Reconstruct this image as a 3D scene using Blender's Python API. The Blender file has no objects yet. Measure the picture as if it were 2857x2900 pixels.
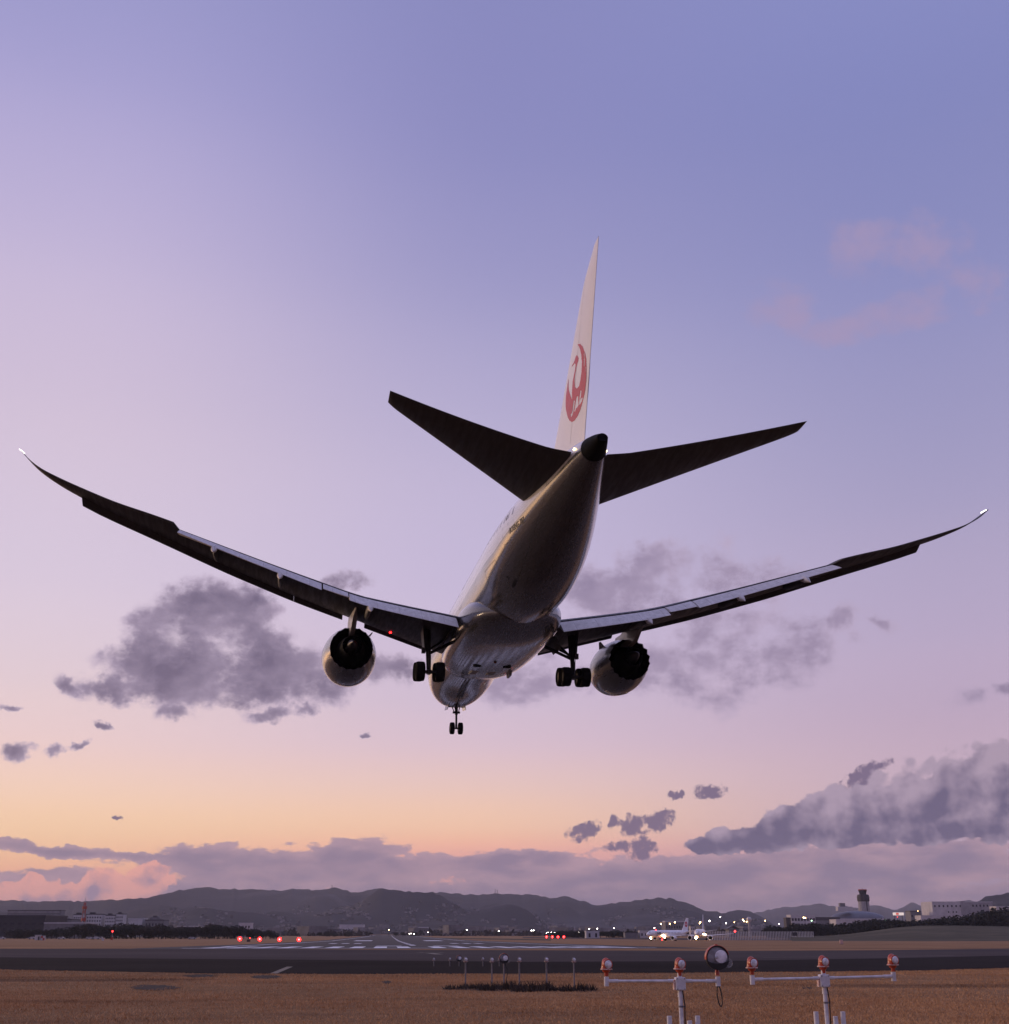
import bpy, bmesh, math, random
import numpy as np
from mathutils import Vector, Matrix
from math import sin, cos, tan, pi, radians, sqrt, exp
random.seed(7); rng = np.random.default_rng(11)
scene = bpy.context.scene
COL = scene.collection

# ------------------------------------------------------------------ camera
F = 3500.0; W0 = 2857.0; H0 = 2900.0; HY = 2643.0
PITCH = math.atan((HY - 1450) / F)
PSI = math.atan(328 * cos(PITCH) / F)
CAMZ = 1.85
CAM = Vector((0, 0, CAMZ))
FW = Vector((sin(PSI) * cos(PITCH), cos(PSI) * cos(PITCH), sin(PITCH)))
RT = Vector((cos(PSI), -sin(PSI), 0))
UP = RT.cross(FW)
HF = Vector((sin(PSI), cos(PSI), 0))          # horizontal forward direction
cd = bpy.data.cameras.new("camera"); cam = bpy.data.objects.new("camera", cd); COL.objects.link(cam)
cd.sensor_fit = 'HORIZONTAL'; cd.sensor_width = 36.0; cd.lens = 36.0 * F / W0
cd.clip_start = 0.2; cd.clip_end = 60000
cam.location = CAM
cam.rotation_euler = (pi / 2 + PITCH, 0, -PSI)
scene.camera = cam

# ------------------------------------------------------------------ colour helpers
def lin(c):
    return tuple(((v / 255.0) / 12.92 if v / 255.0 <= 0.04045 else ((v / 255.0 + 0.055) / 1.055) ** 2.4) for v in c)

def ray(px, py):
    return (FW + RT * ((px - W0 / 2) / F) + UP * ((H0 / 2 - py) / F)).normalized()

def azel(px, py):
    d = ray(px, py)
    return math.degrees(math.atan2(d.x, d.y)), math.degrees(math.asin(d.z))

# ------------------------------------------------------------------ world: dusk sky with clouds
world = bpy.data.worlds.new("World"); scene.world = world; world.use_nodes = True
nt = world.node_tree; nt.nodes.clear()
class G:
    """tiny node-graph helper"""
    def __init__(s, nt): s.nt = nt
    def n(s, t, **k):
        x = s.nt.nodes.new(t)
        for a, b in k.items(): setattr(x, a, b)
        return x
    def put(s, sock, v):
        if isinstance(v, bpy.types.NodeSocket): s.nt.links.new(v, sock)
        elif v is not None: sock.default_value = v
    def m(s, op, a, b=None, c=None, clamp=False):
        x = s.n('ShaderNodeMath', operation=op, use_clamp=clamp)
        s.put(x.inputs[0], a); s.put(x.inputs[1], b)
        if c is not None: s.put(x.inputs[2], c)
        return x.outputs[0]
    def mr(s, v, a, b, c=0.0, d=1.0, smooth=True):
        x = s.n('ShaderNodeMapRange', interpolation_type='SMOOTHSTEP' if smooth else 'LINEAR')
        s.put(x.inputs[0], v)
        for i, q in enumerate((a, b, c, d)): s.put(x.inputs[i + 1], q)
        return x.outputs[0]
    def mix(s, f, a, b, blend='MIX'):
        x = s.n('ShaderNodeMix', data_type='RGBA', blend_type=blend)
        s.put(x.inputs[0], f)
        for i, q in ((6, a), (7, b)):
            s.put(x.inputs[i], (*q, 1) if isinstance(q, tuple) and len(q) == 3 else q)
        return x.outputs[2]
    def ramp(s, v, stops, interp='B_SPLINE'):
        x = s.n('ShaderNodeValToRGB'); s.put(x.inputs[0], v); r = x.color_ramp; r.interpolation = interp
        while len(r.elements) < len(stops): r.elements.new(0.5)
        for e, (p, c) in zip(r.elements, sorted(stops)):
            e.position = p; e.color = (*c, 1) if len(c) == 3 else c
        return x.outputs[0]
    def noise(s, vec, scale, detail=4, rough=.55, dist=0.0, dim='3D', w=None):
        x = s.n('ShaderNodeTexNoise', noise_dimensions=dim)
        s.put(x.inputs['Vector'], vec); x.inputs['Scale'].default_value = scale
        x.inputs['Detail'].default_value = detail; x.inputs['Roughness'].default_value = rough
        x.inputs['Distortion'].default_value = dist
        return x.outputs['Fac']
    def mapping(s, vec, loc=(0, 0, 0), rot=(0, 0, 0), scale=(1, 1, 1), t='TEXTURE'):
        x = s.n('ShaderNodeMapping', vector_type=t); s.put(x.inputs[0], vec)
        x.inputs[1].default_value = loc; x.inputs[2].default_value = rot; x.inputs[3].default_value = scale
        return x.outputs[0]

g = G(nt)
tc = g.n('ShaderNodeTexCoord')
nrm = g.n('ShaderNodeVectorMath', operation='NORMALIZE'); nt.links.new(tc.outputs['Generated'], nrm.inputs[0])
sep = g.n('ShaderNodeSeparateXYZ'); nt.links.new(nrm.outputs[0], sep.inputs[0])
AZ = g.m('MULTIPLY', g.m('ARCTAN2', sep.outputs[0], sep.outputs[1]), 180 / pi)
EL = g.m('MULTIPLY', g.m('ARCSINE', sep.outputs[2]), 180 / pi)
cmb = g.n('ShaderNodeCombineXYZ'); nt.links.new(AZ, cmb.inputs[0]); nt.links.new(EL, cmb.inputs[1])
UV = cmb.outputs[0]
def elpos(py): return max(0.0, min(1.0, (azel(1428, py)[1] + 2) / 92.0))
def skyramp(rows):
    return g.ramp(g.mr(EL, -2, 90, 0, 1, smooth=False), [(elpos(y) if y > -9000 else 1.0, lin(c)) for y, c in rows], 'CARDINAL')
SKY_L = skyramp([(-9999, (176, 176, 218)), (-1100, (170, 170, 215)), (-500, (146, 146, 194)), (0, (150, 149, 198)), (420, (170, 163, 207)), (850, (194, 181, 213)), (1250, (208, 192, 214)),
                 (1700, (217, 201, 219)), (1980, (229, 206, 212)), (2150, (241, 209, 204)), (2290, (253, 213, 184)), (2400, (255, 206, 165)), (2500, (252, 182, 150)), (2640, (226, 160, 150))])
SKY_M = skyramp([(-9999, (176, 176, 218)), (-1100, (164, 166, 212)), (-500, (136, 138, 188)), (0, (135, 136, 188)), (500, (143, 142, 191)), (900, (163, 158, 199)), (1300, (187, 177, 209)),
                 (1700, (199, 185, 214)), (2000, (210, 190, 210)), (2130, (223, 195, 205)), (2250, (241, 203, 189)), (2350, (251, 201, 171)), (2420, (243, 176, 162)), (2640, (170, 145, 165))])
SKY_R = skyramp([(-9999, (176, 176, 218)), (-1100, (160, 164, 210)), (-500, (130, 136, 188)), (0, (133, 138, 192)), (500, (131, 135, 187)), (1000, (145, 145, 190)), (1500, (167, 159, 194)),
                 (1850, (184, 168, 197)), (2050, (191, 169, 193)), (2250, (200, 174, 192)), (2400, (190, 165, 185)), (2640, (150, 130, 156))])
SKY_B = g.ramp(g.mr(EL, -2, 90, 0, 1, smooth=False), [(0, lin((120, 106, 130))), (.08, lin((146, 126, 150))), (.25, lin((134, 126, 166))), (.55, lin((150, 152, 200))), (1, lin((176, 176, 218)))], 'LINEAR')
azl, azm, azr = azel(80, 1450)[0], azel(1428, 1450)[0], azel(2780, 1450)[0]
base = g.mix(g.mr(AZ, azl, azm + 1), SKY_L, SKY_M)
base = g.mix(g.mr(AZ, azm - 3, azr), base, SKY_R)
# away from the sunset the dome darkens towards the east
back = g.m('MAXIMUM', g.mr(AZ, azr + 8, azr + 95), g.mr(AZ, azl - 35, azl - 120))
base = g.mix(back, base, SKY_B)
# sunset glow just outside the left of the view
gl = g.mapping(UV, (azl - 24, 3.0, 0), (0, 0, 0), (24, 11, 1))
gln = g.n('ShaderNodeVectorMath', operation='LENGTH'); nt.links.new(gl, gln.inputs[0])
base = g.mix(g.mr(gln.outputs['Value'], 1.0, 0.0, 0.0, 1.0), base, (3.4, 1.9, .95))


def nvec(scale, detail, rough, off=(0, 0, 0)):
    x = g.n('ShaderNodeTexNoise', noise_dimensions='2D'); g.put(x.inputs['Vector'], g.mapping(UV, off, (0, 0, 0), (1, 1, 1), 'POINT')); x.inputs['Scale'].default_value = scale
    x.inputs['Detail'].default_value = detail; x.inputs['Roughness'].default_value = rough
    v = g.n('ShaderNodeVectorMath', operation='SUBTRACT'); nt.links.new(x.outputs['Color'], v.inputs[0]); v.inputs[1].default_value = (.5, .5, .5); return v.outputs[0]
W1 = nvec(.45, 4, .55); W2 = nvec(1.6, 4, .6, (31, 7, 0))
def warped(k, k2):
    a = g.n('ShaderNodeVectorMath', operation='MULTIPLY_ADD'); nt.links.new(W1, a.inputs[0]); a.inputs[1].default_value = (k, k * .7, 0); nt.links.new(UV, a.inputs[2])
    b = g.n('ShaderNodeVectorMath', operation='MULTIPLY_ADD'); nt.links.new(W2, b.inputs[0]); b.inputs[1].default_value = (k2, k2 * .8, 0); nt.links.new(a.outputs[0], b.inputs[2]); return b.outputs[0]
def blob(vec, px, py, rx, ry, rot=0, w=1.0):
    a, e = azel(px, py); k = 1.25 * math.degrees(1 / F) * cos(math.atan(math.hypot(px - W0 / 2, py - H0 / 2) / F))
    q = g.n('ShaderNodeTexGradient', gradient_type='SPHERICAL'); nt.links.new(vec, q.inputs[0]); t = q.texture_mapping
    t.vector_type = 'TEXTURE'; t.translation = (a, e, 0); t.rotation = (0, 0, radians(rot)); t.scale = (rx * k / cos(radians(e)), ry * k, 1)
    return q.outputs['Fac'] if w == 1 else g.m('MULTIPLY', q.outputs['Fac'], w)
def field(vec, blobs):
    s = None; cur = vec
    for i, b in enumerate(blobs):
        v = blob(cur, *b); s = v if s is None else g.m('MAXIMUM', s, v)
        if i % 4 == 3:   # evaluates the blobs a few at a time
            c = g.n('ShaderNodeVectorMath', operation='MULTIPLY_ADD'); nt.links.new(s, c.inputs[0]); c.inputs[1].default_value = (0, 0, 0); nt.links.new(vec, c.inputs[2]); cur = c.outputs[0]
    return g.mr(s, 0, 1)
def pt(off, sc=(1, 1, 1)): return g.mapping(UV, off, (0, 0, 0), sc, 'POINT')
SOFT = g.noise(pt((0, 0, 0), (.75, 1.1, 1)), .62, 8, .58, dim='2D'); SOFTL = g.noise(pt((.5, -.5, 0), (.75, 1.1, 1)), .62, 4, .5, dim='2D'); SOFT0 = g.noise(pt((0, 0, 0), (.75, 1.1, 1)), .62, 4, .5, dim='2D')
FINE = g.noise(pt((13, 5, 0)), 2.2, 6, .62, dim='2D')
FLAT = g.noise(pt((3, 9, 0), (.45, 1.3, 1)), .8, 7, .6, dim='2D'); FLATL = g.noise(pt((3.3, 8.75, 0), (.45, 1.3, 1)), .8, 4, .55, dim='2D')
def billow(scale, off):
    x = g.n('ShaderNodeTexVoronoi', feature='F1', voronoi_dimensions='2D'); g.put(x.inputs['Vector'], g.mapping(warped(.5, .35), off, (0, 0, 0), (1, 1, 1), 'POINT'))
    x.inputs['Scale'].default_value = scale; x.inputs['Detail'].default_value = 2.5; x.inputs['Roughness'].default_value = .5
    return g.m('SUBTRACT', 1.0, x.outputs['Distance'])
BIL = billow(.62, (0, 0, 0)); BILL = g.noise(pt((5, 2, 0)), .5, 4, .5, dim='2D'); BIL0 = g.noise(pt((5.35, 1.7, 0)), .5, 4, .5, dim='2D')
def cloud(base, blobs, dark, light, t0, t1, nz, nk, wk=(1, .5), maxa=1.0, lite=None, lk=2.0, core=.5, mid=.5, dk=(.0, .35), flat=None):
    d = field(warped(*wk), blobs)
    v = g.m('ADD', d, g.m('MULTIPLY', g.m('SUBTRACT', nz, mid), nk)); v = g.m('MULTIPLY', v, g.mr(d, dk[0], dk[1]))
    if flat:   # level cloud base between two points
        (a0, e0), (a1, e1) = azel(*flat[0]), azel(*flat[1]); k = (e1 - e0) / (a1 - a0)
        hgt = g.m('SUBTRACT', g.m('ADD', EL, g.m('MULTIPLY', g.m('SUBTRACT', nz, .5), .5)), g.m('MULTIPLY_ADD', AZ, k, e0 - k * a0)); v = g.m('MULTIPLY', v, g.mr(hgt, -.30, .42))
    a = g.mr(v, t0, t1, 0, maxa)
    body = g.mr(v, t0, t0 + core)
    if flat: body = g.m('ADD', g.m('ADD', body, g.mr(hgt, 2.4, .1, -.30, .45)), g.m('MULTIPLY', g.m('SUBTRACT', .55, nz), .6))
    sh = body if lite is None else g.m('SUBTRACT', body, g.m('MULTIPLY', g.m('SUBTRACT', lite[0], lite[1]), lk), clamp=True)
    return g.mix(a, base, g.mix(sh, light, dark))
S = (SOFT0, SOFTL)
# high rosy wisps, upper right
base = cloud(base, [(2230, 880, 170, 110, -25), (2560, 890, 220, 90, 8), (2770, 800, 90, 130, 60), (2540, 700, 300, 130, -8), (2400, 930, 260, 60, 0)],
             lin((168, 148, 180)), lin((166, 149, 182)), .22, 1.2, SOFT, 1.8, (1.0, .6), .62)
# grey-violet broken clouds at mid height
mid = [(570, 1820, 250, 200, 30, 1.9), (640, 1740, 180, 120, 35, 1.4), (610, 1895, 330, 120, 0, 2.2), (700, 1860, 230, 140, -10, 1.6), (320, 1945, 210, 60, 5, 1.1), (870, 1910, 260, 115, 0, 1.3), (430, 1960, 240, 60, 0, 1.2),
       (1060, 1905, 170, 80, 8), (950, 1650, 150, 60, 12), (1130, 1890, 130, 60, 0), (500, 2020, 90, 44, 0), (770, 2022, 110, 36, 5), (860, 2005, 70, 30, 10), (190, 1950, 90, 34, -30),
       (48, 2130, 66, 50, 5), (160, 2126, 50, 30, 30), (225, 2103, 46, 16, 25), (290, 2045, 46, 18, -30), (20, 2000, 50, 14, 0),
       (1850, 1650, 360, 150, 12, 1.2), (1720, 1690, 260, 150, 5, 1.2), (2060, 1640, 300, 110, -4, 1.1), (1480, 1940, 240, 100, 15, 1.2), (1640, 1920, 220, 80, 15), (1900, 1895, 330, 120, 2, 1.2), (2080, 1870, 210, 150, 60, 1.2), (2245, 1830, 200, 160, 45, 1.2),
       (1980, 1790, 180, 130, 70), (2370, 1750, 60, 85, -70), (2420, 1805, 40, 60, 80), (2490, 1765, 40, 90, 65), (2740, 1980, 100, 50, 10), (2850, 1950, 60, 34, 0), (1040, 2080, 24, 12, 0)]
midr = [b_ for b_ in mid if b_[0] > 1300]; mid = [b_ for b_ in mid if b_[0] <= 1300]
base = cloud(base, mid, lin((106, 94, 120)), lin((184, 166, 190)), .34, .95, SOFT, 1.6, (1.0, .8), .94, S, 1.0, 1.0)
base = cloud(base, midr, lin((134, 119, 147)), lin((184, 166, 192)), .36, 1.1, SOFT, 1.9, (1.0, .8), .82, S, 1.0, 1.1)
# small dark puffs, lower right
base = cloud(base, [(1655, 2350, 73, 34, 10), (1735, 2328, 37, 20, 50), (1795, 2338, 61, 50, 20), (1862, 2325, 68, 43, 25), (1748, 2400, 50, 23, 5), (1812, 2412, 61, 50, 35),
                    (2003, 2242, 68, 27, 3), (1908, 2252, 39, 18, 0), (2440, 2200, 122, 41, 28), (335, 2312, 22, 11, 0)],
             lin((118, 102, 130)), lin((160, 138, 156)), .26, .78, FINE, 1.7, (.7, .6), .95, None, 0, .4)
# low bank that hangs over the hills
base = cloud(base, [(1500, 2545, 3600, 110, 0), (880, 2470, 760, 100, -1), (620, 2440, 460, 70, 0), (980, 2430, 260, 80, 8), (1330, 2470, 500, 80, -2), (2000, 2480, 900, 110, 0), (2500, 2470, 800, 130, 2),
                    (30, 2395, 170, 40, -8), (300, 2420, 500, 26, -2), (20, 2560, 420, 80, 3), (1500, 2440, 240, 50, 0)],
             lin((142, 125, 150)), lin((184, 152, 166)), .40, .58, FLAT, 1.6, (.8, .4), .96, (FLAT, FLATL), 2.2, .75)
# rosy cumulus low on the left
base = cloud(base, [(110, 2550, 230, 90, 4), (300, 2535, 200, 100, 10), (400, 2510, 130, 90, 0), (190, 2560, 300, 60, 0), (10, 2530, 140, 60, 0)],
             lin((160, 134, 158)), lin((244, 172, 158)), .26, .34, BIL, .45, (.7, .45), .92, (BILL, BIL0), 3.5, 1.1, .55)
# big cumulus on the right
base = cloud(base, [(2110, 2390, 220, 80, 8), (2280, 2340, 260, 110, 14), (2460, 2310, 300, 150, 18), (2640, 2275, 340, 175, 12), (2760, 2240, 260, 150, 0), (2880, 2240, 340, 195, 0), (2750, 2350, 500, 90, 0), (1990, 2404, 100, 50, 0), (3000, 2330, 260, 190, 0)],
             lin((108, 98, 126)), lin((174, 154, 174)), .20, .34, BIL, .46, (.5, .4), 1.0, (BILL, BIL0), 2.6, 1.2, .55, (.0, .35), ((1940, 2432), (2857, 2392)))
bg = g.n('ShaderNodeBackground'); nt.links.new(base, bg.inputs[0]); bg.inputs[1].default_value = 1.04
wo = g.n('ShaderNodeOutputWorld'); nt.links.new(bg.outputs[0], wo.inputs[0])
world.cycles.sampling_method = 'MANUAL'; world.cycles.sample_map_resolution = 512

# ------------------------------------------------------------------ afterglow "sun" (already down behind the left horizon, very soft)
sd = bpy.data.lights.new("sun", 'SUN'); sd.energy = 1.25; sd.angle = radians(14); sd.color = (1.0, .70, .44)
sun = bpy.data.objects.new("sun", sd); COL.objects.link(sun)
SAZ, SEL = radians(-62), radians(5)
sdir = Vector((sin(SAZ) * cos(SEL), cos(SAZ) * cos(SEL), sin(SEL)))
sun.rotation_euler = sdir.to_track_quat('Z', 'Y').to_euler()

scene.view_settings.view_transform = 'Standard'; scene.view_settings.look = 'None'
scene.view_settings.exposure = 0.0; scene.view_settings.gamma = 1.0
scene.render.resolution_x = 1009; scene.render.resolution_y = 1024
try:
    scene.cycles.volume_bounces = 0; scene.cycles.max_bounces = 6
except Exception: pass

# ------------------------------------------------------------------ ground profile and pixel -> world helpers
GP = [(-1e6, 0), (175, 0), (323, -.58), (590, -1.4), (1200, -1.8), (3000, -1.5), (1e6, -1.5)]
def gz(y):
    for (a, p), (b, q) in zip(GP, GP[1:]):
        if y <= b: return p + (q - p) * (y - a) / (b - a)
    return -1.5
def ground(px, py, lift=0.0):
    d = ray(px, py); t = 100.0
    for _ in range(200):
        y = d.y * t; drop = CAMZ - gz(y) - lift
        t2 = drop / max(1e-5, -d.z); t = .5 * t + .5 * t2
    p = CAM + d * t; p.z = gz(p.y) + lift; return p
def at(px, py, D):
    """point on the sight line at horizontal forward distance D"""
    d = ray(px, py); return CAM + d * (D / d.dot(HF))
def gat(px, D):
    p = at(px, HY, D); p.z = gz(p.y); return p

# ------------------------------------------------------------------ object helpers
def tag(o, label=None, cat=None, group=None, kind=None):
    if label: o['label'] = label
    if cat: o['category'] = cat
    if group: o['group'] = group
    if kind: o['kind'] = kind
    return o
def empty(name, loc=(0, 0, 0), rz=0.0):
    o = bpy.data.objects.new(name, None); o.location = loc; o.rotation_euler = (0, 0, rz); o.empty_display_size = .3
    COL.objects.link(o); return o
def rootpart(r, o): o.parent = r; return o
def copy_tree(o, parent=None):
    c = o.copy(); COL.objects.link(c); c.parent = parent
    for ch in [x for x in bpy.data.objects if x.parent == o]: copy_tree(ch, c)
    return c

class MB:
    def __init__(s): s.v = []; s.f = []; s.mi = []; s.cur = 0
    def add(s, vs, fs):
        b = len(s.v); s.v += [tuple(v) for v in vs]; s.f += [tuple(i + b for i in f) for f in fs]; s.mi += [s.cur] * len(fs)
    def box(s, c, d, rz=0.0, M=None):
        x, y, z = (q / 2 for q in d); vs = []
        for sx, sy, sz in ((-1, -1, -1), (1, -1, -1), (1, 1, -1), (-1, 1, -1), (-1, -1, 1), (1, -1, 1), (1, 1, 1), (-1, 1, 1)):
            p = Vector((sx * x, sy * y, sz * z)); p.rotate(Matrix.Rotation(rz, 3, 'Z')) if rz else None
            p = p + Vector(c); vs.append(M @ p if M else p)
        s.add(vs, [(0, 3, 2, 1), (4, 5, 6, 7), (0, 1, 5, 4), (1, 2, 6, 5), (2, 3, 7, 6), (3, 0, 4, 7)])
        return s
    def loft(s, rings, cap=True, closed=True):
        n = len(rings[0]); vs = [p for r in rings for p in r]; fs = []
        for i in range(len(rings) - 1):
            for j in range(n if closed else n - 1):
                a = i * n + j; b = i * n + (j + 1) % n; fs.append((a, b, b + n, a + n))
        if cap and closed:
            fs.append(tuple(range(n - 1, -1, -1))); fs.append(tuple(range((len(rings) - 1) * n, len(rings) * n)))
        s.add(vs, fs); return s
    def tube(s, pts, r, n=10, cap=True):
        pts = [Vector(p) for p in pts]; rs = r if isinstance(r, (list, tuple)) else [r] * len(pts)
        rings = []; ref = None
        for i, p in enumerate(pts):
            a = pts[max(0, i - 1)]; b = pts[min(len(pts) - 1, i + 1)]; t = (b - a).normalized()
            if ref is None: ref = Vector((0, 0, 1)) if abs(t.z) < .9 else Vector((1, 0, 0))
            u = t.cross(ref).normalized(); w = t.cross(u); ref = -w if False else ref
            rings.append([p + (u * cos(2 * pi * k / n) + w * sin(2 * pi * k / n)) * rs[i] for k in range(n)])
        return s.loft(rings, cap)
    def lathe(s, prof, c=(0, 0, 0), axis='Z', n=24, cap=True):
        rings = []
        for r, h in prof:
            R = []
            for k in range(n):
                a = 2 * pi * k / n; x, y = r * cos(a), r * sin(a)
                p = {'Z': (x, y, h), 'Y': (x, h, y), 'X': (h, x, y)}[axis]
                R.append((p[0] + c[0], p[1] + c[1], p[2] + c[2]))
            rings.append(R)
        return s.loft(rings, cap)
    def prism(s, outline, z0, z1):
        n = len(outline); vs = [(x, y, z0) for x, y in outline] + [(x, y, z1) for x, y in outline]
        s.add(vs, [tuple(range(n - 1, -1, -1)), tuple(range(n, 2 * n))] + [(i, (i + 1) % n, (i + 1) % n + n, i + n) for i in range(n)])
        return s
    def build(s, name, mat, parent=None, smooth=None, bevel=0.0, bseg=2):
        me = bpy.data.meshes.new(name); me.from_pydata(s.v, [], s.f)
        for m in (mat if isinstance(mat, (list, tuple)) else [mat]): me.materials.append(m)
        me.polygons.foreach_set('material_index', s.mi)
        bm = bmesh.new(); bm.from_mesh(me)
        bmesh.ops.recalc_face_normals(bm, faces=bm.faces[:])
        bm.to_mesh(me); bm.free()
        if smooth is not None:
            me.polygons.foreach_set('use_smooth', [True] * len(me.polygons)); me.set_sharp_from_angle(angle=radians(smooth))
        me.update()
        o = bpy.data.objects.new(name, me); COL.objects.link(o); o.parent = parent
        if bevel:
            b = o.modifiers.new('bevel', 'BEVEL'); b.width = bevel; b.segments = bseg; b.limit_method = 'ANGLE'
        return o

# ------------------------------------------------------------------ materials
def material(name, col, rough=.6, metal=0.0, coat=0.0, bump=0.0, bscale=20.0, var=.12, vscale=2.0, emit=None, estr=0.0, spec=.5, col2=None, coord='Object', croughness=.08):
    m = bpy.data.materials.new(name); m.use_nodes = True; q = G(m.node_tree)
    b = m.node_tree.nodes['Principled BSDF']; t = q.n('ShaderNodeTexCoord')
    vec = t.outputs[coord]
    nz = q.noise(vec, vscale, 6, .6)
    c2 = col2 or tuple(min(1, c * (1 - var * 2)) for c in col)
    c1 = tuple(min(1, c * (1 + var * .6)) for c in col)
    q.put(b.inputs['Base Color'], q.mix(q.mr(nz, .3, .7), c2, c1))
    b.inputs['Metallic'].default_value = metal; b.inputs['Coat Weight'].default_value = coat; b.inputs['Coat Roughness'].default_value = croughness
    b.inputs['Specular IOR Level'].default_value = spec
    q.put(b.inputs['Roughness'], q.mr(nz, .3, .7, rough * .85, min(1, rough * 1.12)))
    if bump:
        bn = q.n('ShaderNodeBump'); bn.inputs['Strength'].default_value = bump; bn.inputs['Distance'].default_value = 1.0 / bscale
        q.put(bn.inputs['Height'], q.noise(vec, bscale, 5, .6)); m.node_tree.links.new(bn.outputs[0], b.inputs['Normal'])
    if emit: b.inputs['Emission Color'].default_value = (*emit, 1); b.inputs['Emission Strength'].default_value = estr
    return m
M = {}
def panelled(name, col, rough, coat, lines=1.0, lower=None):
    """aircraft skin: paint with faint panel seams and grime streaks"""
    m = bpy.data.materials.new(name); m.use_nodes = True; q = G(m.node_tree); b = m.node_tree.nodes['Principled BSDF']
    t = q.n('ShaderNodeTexCoord'); o = t.outputs['Object']
    br = q.n('ShaderNodeTexBrick'); mp = q.mapping(o, (0, 0, 0), (0, 0, pi / 2), (1, 1, 1), 'POINT')
    m.node_tree.links.new(mp, br.inputs[0]); br.inputs['Scale'].default_value = 1; br.inputs['Brick Width'].default_value = 3.1; br.inputs['Row Height'].default_value = 1.45
    br.inputs['Mortar Size'].default_value = .013; br.inputs['Mortar Smooth'].default_value = .6
    br.inputs['Color1'].default_value = br.inputs['Color2'].default_value = (1, 1, 1, 1); br.inputs['Mortar'].default_value = (.35, .33, .32, 1)
    st = q.noise(q.mapping(o, (0, 0, 0), (0, 0, 0), (.35, 3.5, .35)), 1.5, 6, .65)
    c = q.mix(q.mr(st, .38, .72), tuple(v * .80 for v in col), col)
    c = q.mix(lines * .7, c, br.outputs[0], 'MULTIPLY')
    if lower:   # underside shade and dark ground reflection put into the colour below a line
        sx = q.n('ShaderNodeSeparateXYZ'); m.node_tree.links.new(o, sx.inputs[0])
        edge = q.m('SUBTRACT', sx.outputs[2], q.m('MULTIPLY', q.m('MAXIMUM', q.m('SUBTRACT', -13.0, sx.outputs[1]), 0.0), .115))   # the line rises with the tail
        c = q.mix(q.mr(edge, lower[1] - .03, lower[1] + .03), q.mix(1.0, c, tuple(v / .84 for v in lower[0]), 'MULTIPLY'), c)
    q.put(b.inputs['Base Color'], c); q.put(b.inputs['Roughness'], q.mr(st, .3, .7, rough * 1.3, rough * .8))
    b.inputs['Coat Weight'].default_value = coat; b.inputs['Coat Roughness'].default_value = .11
    return m
M['white'] = panelled('aircraft_white_paint', (.84, .82, .81), .25, 1.0, 1.0, ((.10, .10, .107), -.15))  # dark lower tone is painted belly shade on white skin
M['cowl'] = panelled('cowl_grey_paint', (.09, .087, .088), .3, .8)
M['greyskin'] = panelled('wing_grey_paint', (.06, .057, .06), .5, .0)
M['flapskin'] = panelled('flap_grey_paint', (.72, .68, .66), .5, .0)
M['bellyskin'] = panelled('belly_grey_paint', (.33, .32, .32), .3, .35)
M['finwhite'] = material('fin_white_paint', (.90, .87, .86), .45, coat=.15, var=.03, vscale=.5)
M['red'] = material('emblem_red', (.56, .025, .06), .5, coat=.1, var=.04)
M['mark'] = material('marking_black', (.02, .02, .025), .5, var=.1)
M['glassdark'] = material('cabin_window_glass', (.02, .022, .03), .1, coat=.5)
M['black'] = material('exhaust_black', (.006, .0055, .0055), .7, var=.3, spec=.1)
M['titan'] = material('exhaust_metal', (.09, .08, .075), .38, metal=.8, var=.2)
M['lipmetal'] = material('inlet_lip_metal', (.6, .6, .6), .25, metal=1.0, var=.05)
M['tyre'] = material('tyre_rubber', (.008, .008, .009), .9, var=.3, vscale=6, spec=.15)
M['gear'] = material('landing_gear_metal', (.022, .021, .022), .5, metal=.2, var=.25, vscale=5)
M['pylonskin'] = panelled('pylon_paint', (.38, .36, .36), .4, .3)
M['rim'] = material('wheel_rim', (.012, .012, .013), .5, metal=.3)
def emitter(name, col, s): return material(name, (.1, .1, .1), .4, emit=col, estr=s)
M['e_white'] = emitter('lamp_white', (1, .9, .8), 30); M['e_warm'] = emitter('lamp_warm', (1, .62, .25), 26)
M['e_red'] = emitter('lamp_red', (1, .02, .02), 16); M['e_redhot'] = emitter('approach_lamp_red', (1, .012, .012), 11); M['e_redcore'] = emitter('approach_lamp_core', (1, .10, .10), 12)
M['e_green'] = emitter('lamp_green', (.5, 1, .55), 12); M['e_land'] = emitter('landing_lamp', (1, .68, .38), 60)
M['e_nav'] = emitter('tail_lamp_amber', (1, .72, .3), 7); M['e_tip'] = emitter('tip_lamp_white', (1, .95, .9), 4); M['e_dimred'] = material('beacon_red_glass', (.12, .01, .01), .2, coat=.5)





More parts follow.
